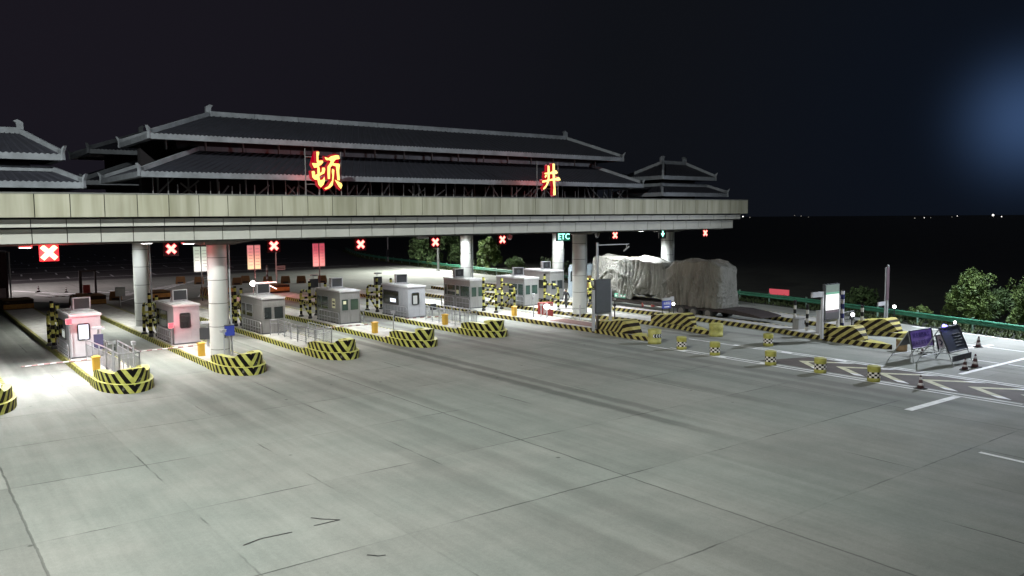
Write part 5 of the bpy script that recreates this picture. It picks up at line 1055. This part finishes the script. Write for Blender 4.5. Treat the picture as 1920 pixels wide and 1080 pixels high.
t = thing('lamp_post', 'round white lamp on a post beside the slim sign mast', 'lamp post', (51.75, 27.35, 0)); b = MB(); b.cyl((0, 0, 0), (0, 0, 0.95), 0.035, n=6); b.build('post', [DARK], t); b = MB(); b.lathe([(0.02, 0), (0.08, 0.03), (0.10, 0.10), (0.08, 0.17), (0.02, 0.20)], 12, (0, 0, 0.92)); b.build('lamp_bulb', [WLAMP], t)
t = thing('red_sign', 'long red lit sign bar beyond the green guardrail', 'sign', (60.0, 41.8, 0)); b = MB(); b.box(-0.06, 0.06, -0.95, 0.95, 0.25, 0.72); b.build('board', [glow('dim red sign', (0.8, 0.12, 0.16), 0.55, (0.5, 0.05, 0.06))], t); b = MB(); b.box(-0.05, 0.05, -0.95, 0.95, -0.02, 0.14); b.build('lower_bar', [mat('pale red bar', (0.6, 0.3, 0.3), 0.6)], t); b = MB(); b.cyl((0, -0.8, -0.1), (0, -0.8, 0.3), 0.04); b.cyl((0, 0.8, -0.1), (0, 0.8, 0.3), 0.04); b.build('post', [GALV], t)
t = thing('red_marker', 'red warning box beside the person and the striped pipe frame', 'box', (36.6, 44.6, 0)); b = MB(); b.box(-0.5, 0.5, -0.25, 0.25, 0, 1.0); b.build('box_body', [RED], t); b = MB(); b.poly([(-0.4, -0.256, 0.15), (0.1, -0.256, 0.5), (0.42, -0.256, 0.55), (0.42, -0.256, 0.9), (-0.4, -0.256, 0.9)]); b.build('painted_glare', [mat('pale pink glare', (0.6, 0.40, 0.36), 0.5)], t)  # pale patch on the box front is painted glare

# ------------------------------------------------------------------ truck with a wrapped load
tk = thing('low_loader_truck', 'long low loader truck carrying the wrapped load in the farthest lane', 'truck', (45.0, 40, 0))
b = MB(); b.box(-1.05, 1.05, -6.0, 7.4, 0.62, 0.80); b.box(-0.45, 0.45, -6.0, 8.8, 0.42, 0.62); b.box(-1.08, -1.03, -6.0, 7.0, 0.55, 0.74); b.build('trailer_deck', [CHAS], tk)
b = MB(); pp = [(-6.0, 0.78), (-7.2, 0.66), (-8.1, 0.50), (-8.1, 0.42), (-6.0, 0.5)]
for sx in (-1.05, 1.05): b.poly([(sx, y, z) for y, z in (pp if sx > 0 else pp[::-1])])
for k in range(len(pp)): q = (k+1) % len(pp); b.poly([(-1.05, *pp[k]), (1.05, *pp[k]), (1.05, *pp[q]), (-1.05, *pp[q])][::-1])
b.build('rear_ramp', [CHAS], tk)
for sx in (-1, 1):
    for yy in (-1.5, -2.6, -3.85, 9.3):
        b = MB(); b.cyl((sx*0.74, yy, 0.38), (sx*1.14, yy, 0.38), 0.38, n=22); w_ = b.build('wheel', [RUB], tk)
        b = MB(); b.cyl((sx*1.141, yy, 0.38), (sx*1.15, yy, 0.38), 0.24, n=16); b.cyl((sx*1.15, yy, 0.38), (sx*1.18, yy, 0.38), 0.09, n=12); b.build('rim', [RIM], w_)
b = MB(); b.box(-1.05, 1.05, 8.7, 10.6, 0.5, 2.9); b.box(-1.0, 1.0, 8.75, 10.5, 2.9, 3.15); b.build('cab', [CAB], tk)
b = MB(); b.box(-1.065, -1.055, 9.2, 10.3, 1.75, 2.6); b.build('cab_window', [GLASS], tk)
b = MB(); b.box(-1.12, -0.9, 8.5, 8.7, 0.9, 2.6, 0); b.box(-0.8, 0.8, 8.5, 8.7, 0.8, 2.3, 1); b.build('cab_rear_rack', [WHITE, ORGR], tk)
b = MB(); b.box(-1.18, -0.98, 3.9, 5.1, 0.86, 1.16); b.build('toolbox', [GRN], tk)
b = MB()
for k in range(4): b.box(-1.19, -1.185, 4.0+0.27*k, 4.18+0.27*k, 0.94, 1.08)
b.build('toolbox_label', [CONEW], tk)
b = MB(); b.cyl((-1.1, 1.2, 0.45), (-1.1, 1.2, 0.58), 0.14, n=10); b.box(-1.12, -1.0, 2.2, 2.3, 0.35, 0.65); b.build('side_marker', [RED], tk)
# load: a lumpy cloth hung over two heaps
def top_z(y):
    pts = [(35.05, 3.40), (35.3, 3.62), (35.9, 3.90), (36.4, 3.95), (37.2, 3.92), (38.4, 3.88), (39.3, 3.78), (39.75, 3.40), (40.25, 3.22), (40.55, 3.66), (42.0, 3.78), (43.2, 3.92), (44.0, 3.80), (45.5, 3.88), (47.0, 4.0), (47.6, 3.92), (47.9, 3.5)]
    for (a, z0), (c, z1) in zip(pts[:-1], pts[1:]):
        if a <= y <= c: return z0+(z1-z0)*(y-a)/(c-a)
    return pts[0][1] if y < pts[0][0] else pts[-1][1]
def hem_z(y): return 0.80 if y < 39.6 else (0.80+min(0.5, (y-39.6)*0.35) if y < 43 else 0.95+0.30*noise.noise(Vector((y*1.3, 7, 0)))) 
b = MB(); NY, NT = 330, 84; y0, y1 = 35.05, 47.95; grid = []
def ridge_(v): return (1-abs(noise.noise(v)))
for i in range(NY+1):
    y = y0+(y1-y0)*i/NY; zt, zh = top_z(y), hem_z(y); row = []
    e = min(1.0, (y-y0)/0.22, (y1-y)/0.22); hw = 0.66+0.20*max(0, e)**0.5
    for j in range(NT+1):
        t_ = j/NT; rr = 0.07
        if t_ < 0.40: u = t_/0.40; x, z, side = -hw-0.16*(1-u)**2, zh+(zt-rr-zh)*u, 1-u
        elif t_ < 0.60: u = (t_-0.40)/0.20; x, z, side = -hw+2*hw*u, zt-rr+rr*(1-(2*u-1)**6)+0.04*math.sin(u*math.pi), 0
        else: u = (t_-0.60)/0.40; x, z, side = hw+0.16*u**2, zt-rr-(zt-rr-zh)*u, u
        bend = y+0.22*noise.noise(Vector((y*0.5, z*0.7, 1.7)))
        sg = 5.0 if x > 0 else 0.0
        f1 = noise.noise(Vector((bend*0.8+z*0.2, sg, z*0.15)))*0.20*(0.4+side)
        ph = bend*1.9+sg+3.0*noise.noise(Vector((y*0.55, sg, z*0.16)))+0.10*z
        f2 = (abs(math.sin(ph*math.pi))**0.5-0.7)*0.36*(0.22+0.8*side)*(0.45+0.9*abs(noise.noise(Vector((y*0.8, 3.3+sg, z*0.5))))*2)
        ph = bend*4.4-z*0.35+sg+2.6*noise.noise(Vector((y*0.9, 7+sg, z*0.4)))
        f2 += (abs(math.sin(ph*math.pi))**0.5-0.7)*0.13*(0.4+side)*max(0, 0.5+1.6*noise.noise(Vector((y*0.6, 21+sg, z*0.7))))
        sag = z-(2.3+0.65*math.cos((y-1.0)*1.0))
        f3 = max(0, 1-abs(sag*3.2+1.2*noise.noise(Vector((y*0.8, z, 2)))))**1.5*0.12*max(0, 1.2-abs(side-0.4)*2)
        f4 = noise.noise(Vector((y*4.0, x*3, z*2.0)))*0.012
        d = f1+f2+f3+f4
        if t_ < 0.40: x -= d
        elif t_ > 0.60: x += d
        else: z += d*0.8+noise.noise(Vector((x*1.3, y*1.1, 2)))*0.22
        row.append((x, y+noise.noise(Vector((x*2, z*2, y)))*0.04, z+noise.noise(Vector((y*2.2, 4, z)))*0.10*side))
    grid.append(row)
for i in range(NY):
    for j in range(NT): b.poly([grid[i][j], grid[i][j+1], grid[i+1][j+1], grid[i+1][j]][::-1], 0, None, True)
b.poly(grid[0]); b.poly(grid[-1][::-1])
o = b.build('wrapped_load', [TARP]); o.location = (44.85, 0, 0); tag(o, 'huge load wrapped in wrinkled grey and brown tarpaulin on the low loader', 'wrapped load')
import bmesh
bmm = bmesh.new(); bmm.from_mesh(o.data); bmesh.ops.remove_doubles(bmm, verts=bmm.verts, dist=0.0005); bmesh.ops.recalc_face_normals(bmm, faces=bmm.faces); bmm.to_mesh(o.data); bmm.free()

# ------------------------------------------------------------------ person by the column (dark clothes, walking)
def person(x, y, z, rz, label):
    t = thing('person', label, 'person', (x, y, z), rz)
    me = bpy.data.meshes.new('body'); bmm = bmesh.new(); J_ = {}
    pts = dict(pel=((0, 0, 0.74), 0.115), chest=((0.0, -0.02, 1.06), 0.135), neck=((0, -0.02, 1.20), 0.05), head=((0.0, -0.05, 1.31), 0.075), crown=((0, -0.04, 1.39), 0.06),
               hl=((0.085, 0, 0.70), 0.09), kl=((0.11, -0.16, 0.40), 0.062), al=((0.12, -0.18, 0.07), 0.042), tl=((0.125, -0.31, 0.035), 0.036),
               hr=((-0.085, 0, 0.70), 0.09), kr=((-0.12, 0.06, 0.39), 0.062), ar=((-0.15, 0.22, 0.08), 0.042), tr=((-0.155, 0.09, 0.035), 0.036),
               sl=((0.18, -0.01, 1.13), 0.06), el=((0.235, 0.05, 0.87), 0.044), wl=((0.23, -0.05, 0.66), 0.03), sr=((-0.18, -0.01, 1.13), 0.06), er=((-0.235, -0.02, 0.87), 0.044), wr=((-0.22, -0.13, 0.68), 0.03))
    for k, (p, r) in pts.items(): J_[k] = bmm.verts.new(p)
    for a_, c_ in (('pel', 'chest'), ('chest', 'neck'), ('neck', 'head'), ('head', 'crown'), ('pel', 'hl'), ('hl', 'kl'), ('kl', 'al'), ('al', 'tl'), ('pel', 'hr'), ('hr', 'kr'), ('kr', 'ar'), ('ar', 'tr'), ('chest', 'sl'), ('sl', 'el'), ('el', 'wl'), ('chest', 'sr'), ('sr', 'er'), ('er', 'wr')): bmm.edges.new((J_[a_], J_[c_]))
    for sd in ('l', 'r'):   # five fingers and a thumb's own angle per hand
        w_ = pts['w'+sd][0]
        for k in range(5):
            off = ((-0.018+0.011*k), -0.01 if k < 4 else -0.03, -0.10+0.008*abs(k-1.5)) if k < 4 else (0.012 if sd == 'r' else -0.012, -0.045, -0.05)
            v_ = bmm.verts.new((w_[0]+off[0], w_[1]+off[1], w_[2]+off[2])); J_['f%s%d' % (sd, k)] = v_; pts['f%s%d' % (sd, k)] = (0, 0.009); bmm.edges.new((J_['w'+sd], v_))
    bmm.verts.index_update(); bmm.to_mesh(me)
    o = bpy.data.objects.new('body', me); COL.objects.link(o); o.parent = t; me.materials.append(CLOTH); me.materials.append(SKIN)
    sk = o.modifiers.new('skin', 'SKIN'); lay = me.skin_vertices[0] if me.skin_vertices else None
    if lay is None:
        bpy.context.view_layer.objects.active = o
    lay = me.skin_vertices[0].data
    for v_, (k, (p, r)) in zip(lay, pts.items()): v_.radius = (r, r*0.85 if k in ('pel', 'chest') else r); v_.use_root = (k == 'pel')
    sb = o.modifiers.new('sub', 'SUBSURF'); sb.levels = 1; sb.render_levels = 2
    b = MB(); b.lathe([(0.03, -0.02), (0.078, 0.0), (0.084, 0.05), (0.06, 0.10), (0.01, 0.115)], 12, (0, -0.035, 1.33)); b.build('hair', [DARK], t)
    b = MB(); b.lathe([(0.02, -0.03), (0.052, 0.0), (0.058, 0.045), (0.04, 0.08)], 10, (0, -0.078, 1.275)); b.cyl((0, -0.13, 1.305), (0, -0.15, 1.295), 0.012, 0.01, 6); b.build('face', [SKIN], t)
try: person(39.75, 46.0, 0.25, R(-70), 'person in dark clothes striding beside the round column, seen in silhouette')
except Exception as e: print('PERSON', e)

# ------------------------------------------------------------------ guardrail
gr = thing('guardrail', 'long green corrugated guardrail along the far edge of the plaza', 'guardrail', (50, 40, 0))
def smooth_path(P, step=0.8):
    out = []
    for i in range(len(P)-1):
        p0, p1, p2, p3 = (Vector((*P[max(i-1, 0)], 0)), Vector((*P[i], 0)), Vector((*P[i+1], 0)), Vector((*P[min(i+2, len(P)-1)], 0)))
        n = max(2, int((p2-p1).length/step))
        for k in range(n):
            t_ = k/n; out.append(0.5*((2*p1)+(p2-p0)*t_+(2*p0-5*p1+4*p2-p3)*t_*t_+(3*p1-p0-3*p2+p3)*t_**3))
    out.append(Vector((*P[-1], 0))); return out
PATH = smooth_path(RAIL); off = Vector((-50, -40, 0))
b = MB(); secs = [(0.0, 0.72), (-0.06, 0.68), (-0.06, 0.62), (0.0, 0.58), (0.0, 0.53), (-0.06, 0.49), (-0.06, 0.43), (0.0, 0.39), (0.02, 0.39), (0.02, 0.72)]
for p, q in zip(PATH[:-1], PATH[1:]):
    d = (q-p).normalized(); nrm = Vector((d.y, -d.x, 0))
    for k in range(len(secs)):
        (a_, z0), (c_, z1) = secs[k], secs[(k+1) % len(secs)]
        b.poly([p+off+nrm*a_+Vector((0, 0, z0)), q+off+nrm*a_+Vector((0, 0, z0)), q+off+nrm*c_+Vector((0, 0, z1)), p+off+nrm*c_+Vector((0, 0, z1))][::-1])
b.build('rail_beam', [GRN], gr)
d_ = 0; nxt = 0; post0 = None
for p, q in zip(PATH[:-1], PATH[1:]):
    d_ += (q-p).length
    if d_ >= nxt and p.y > 9:
        if post0 is None:
            b = MB(); b.cyl((0, 0, -0.1), (0, 0, 0.78), 0.06, n=8); b.cyl((0, 0, 0.78), (0, 0, 0.81), 0.075, n=8); post0 = b.build('post', [mat('pale green post', (0.22, 0.36, 0.28), 0.5, var=0.2)], gr); o = post0
        else: o = post0.copy(); COL.objects.link(o); o.parent = gr
        dd = (q-p).normalized(); o.location = p+off+Vector((dd.y, -dd.x, 0))*0.1; nxt = d_+3.2

# ------------------------------------------------------------------ trees, bushes, verge weeds
def leaf_cloud(b, centres, per, size, rnd):
    for (c, r) in centres:
        for _ in range(per):
            while True:
                v = Vector((rnd.uniform(-1, 1), rnd.uniform(-1, 1), rnd.uniform(-1, 1)))
                if 0.05 < v.length < 1: break
            v = v.normalized()*(v.length**0.6); p = Vector(c)+Vector((v.x*r, v.y*r, v.z*r*1.25))
            s = size*rnd.uniform(0.6, 1.4); a_ = Vector((rnd.gauss(0, 1), rnd.gauss(0, 1), rnd.gauss(0, 0.7))).normalized(); c_ = a_.orthogonal().normalized()
            c_.rotate(Matrix.Rotation(rnd.uniform(0, 6.28), 3, a_))
            e = a_.cross(c_); b.poly([p-c_*s*1.3, p-e*s*0.5, p+c_*s*1.3, p+e*s*0.5])
def tree(x, y, h, rad, label, trunk=0.35, m=LEAF, n=34, per=85, size=0.085, seed=1, cat='tree', name='broadleaf_tree', upright=1.0):
    rnd = random.Random(seed); t = thing(name, label, cat, (x, y, -0.05), 0); b = MB(); tips = []
    b.cyl((0, 0, 0), (0.05, 0, h*trunk), 0.10*h/3, 0.07*h/3, 8)
    for k in range(9):
        a_ = k*2.4; e = Vector((math.cos(a_)*rad*rnd.uniform(0.4, 0.75), math.sin(a_)*rad*rnd.uniform(0.4, 0.75), h*rnd.uniform(0.45, 0.9)))
        b.cyl((0.03, 0, h*trunk*rnd.uniform(0.6, 1)), e, 0.035*h/3, 0.012, 6); tips.append(e)
    b.build('trunk', [BARK], t)
    b = MB(); cs = []
    for k in range(n):
        zz = rnd.uniform(0.12, 1.0)**0.85; w = min(1, zz/0.22)**0.6*(1.02-zz)**0.62*1.12*upright; a_ = rnd.uniform(0, 6.28); rr = rad*w*rnd.uniform(0.35, 1.05)
        cs.append(((math.cos(a_)*rr, math.sin(a_)*rr, h*zz*0.95), rad*rnd.uniform(0.11, 0.24)))
    for e in tips: cs.append((tuple(e), rad*0.24))
    cs.append(((0, 0, h*0.97), rad*0.2))
    leaf_cloud(b, cs, per, size, rnd); b.build('crown', [m], t); return t
tree(64.0, 103.0, 6.2, 5.0, 'wide bushy roadside tree seen under the canopy edge', m=LEAFD, n=70, per=70, size=0.17, seed=3)
tree(67.5, 95.0, 3.0, 2.4, 'low dark bush at the foot of the wide roadside tree', m=LEAFD, n=26, per=60, size=0.15, seed=31, cat='bush', name='roadside_bush')
tree(61.8, 86.8, 4.3, 1.9, 'small rounded tree just right of a back column', n=40, per=80, size=0.13, seed=4)
tree(63.2, 83.0, 1.8, 1.6, 'low green bush right of the small rounded tree', m=LEAFD, n=20, per=60, size=0.11, seed=41, cat='bush', name='roadside_bush')
tree(64.0, 76.0, 1.9, 2.2, 'low dark bush behind the booth with long green windows', m=LEAFD, n=22, per=60, size=0.11, seed=42, cat='bush', name='roadside_bush')
tree(54.2, 23.7, 3.4, 1.65, 'leafy roadside tree with the taller full crown behind the guardrail', n=120, per=75, size=0.07, seed=5)
tree(55.6, 22.6, 2.1, 1.5, 'dark bush between the two trees behind the guardrail', m=LEAFD, n=24, per=80, size=0.075, seed=51, cat='bush', name='roadside_bush')
tree(54.3, 20.2, 3.3, 1.6, 'leafy roadside tree cut by the frame edge behind the guardrail', n=110, per=75, size=0.07, seed=6)
tree(53.4, 26.4, 0.95, 0.9, 'low weedy shrub left of the full crowned tree', n=16, per=60, size=0.07, seed=61, cat='bush', name='roadside_bush')
tree(58.5, 33.5, 1.3, 1.5, 'dim shrub beyond the guardrail behind the price board', m=LEAFD, n=20, per=60, size=0.1, seed=63, cat='bush', name='roadside_bush')
rnd = random.Random(9); b = MB()
for p, q in zip(PATH[:-1], PATH[1:]):
    d = (q-p).normalized(); nrm = Vector((d.y, -d.x, 0))
    for _ in range(34 if p.y < 60 else 18):
        u = rnd.uniform(0, 1); w = rnd.uniform(-0.75, 2.6); h = rnd.uniform(0.06, 0.30)*(1.6 if w > 0.4 else 0.8); c = p+(q-p)*u+nrm*w
        for k in range(3):
            a_ = rnd.uniform(0, 6.28); l = Vector((math.cos(a_), math.sin(a_), 0)); s_ = Vector((-l.y, l.x, 0))*rnd.uniform(0.025, 0.06); tip = c+l*rnd.uniform(0.03, 0.22)+Vector((0, 0, h*rnd.uniform(0.5, 1.2)))
            mid = (c+tip)/2+Vector((0, 0, h*0.2)); b.poly([c-s_*0.5+Vector((0, 0, -0.05)), c+s_*0.5+Vector((0, 0, -0.05)), mid+s_, tip, mid-s_])
o = b.build('verge_grass', [GRASSM]); struct(o, 'stuff')
# poles by the far road
for x, y, h, lb in ((64.0, 118.0, 7.5, 'grey roadside pole left of the wide bushy tree'),):
    t = thing('roadside_pole', lb, 'pole', (x, y, 0)); b = MB(); b.cyl((0, 0, 0), (0, 0, h), 0.13, 0.1, 8); b.build('pole_shaft', [GALV], t); b = MB(); b.box(-0.25, 0.25, -0.15, 0.15, 0.8, 2.0); b.build('control_box', [GREYP], t)
# distant lamps on the horizon
for (x, y, z, s, c) in ((1193.8, 908.2, 5.2, 1.1, 1), (1200.8, 898.9, 3.6, 0.7, 0), (1243.8, 838.5, 6.3, 0.5, 0), (1249.5, 829.8, 5.3, 0.6, 0), (1338.1, 677.9, 0.4, 0.8, 0), (1344.3, 665.4, 1.0, 0.6, 1), (1348.4, 657.1, 1.0, 0.5, 0), (1361.5, 629.6, 2.0, 0.5, 0), (1364.6, 622.8, 3.5, 0.6, 1), (1384.4, 577.5, 4.4, 1.7, 1), (1388.8, 566.8, 2.0, 0.8, 1), (1256.0, 820.0, 3.5, 0.4, 0)):
    t = thing('distant_lamp', 'tiny lamp of a far settlement on the dark horizon', 'lamp', (x, y, 0), 0, 'far lamps on the horizon')
    b = MB(); b.lathe([(0.1*s, -s), (0.8*s, -0.5*s), (s, 0), (0.8*s, 0.5*s), (0.1*s, s)], 8, (0, 0, z)); b.build('lamp_bulb', [glow('far lamp bright', (1, 0.95, 0.9), 2.2) if c else glow('far lamp dim', (0.8, 0.75, 0.65), 0.5)], t)
    b = MB(); b.cyl((0, 0, -0.05), (0, 0, max(z-s, 0.1)), 0.12, n=5); b.build('post', [DARK], t)

# ------------------------------------------------------------------ scale the layout to metres
for o in SC.objects:
    if o.parent is None and o.type != 'CAMERA':
        o.location = o.location*K
        if o.type != 'LIGHT': o.scale = o.scale*K
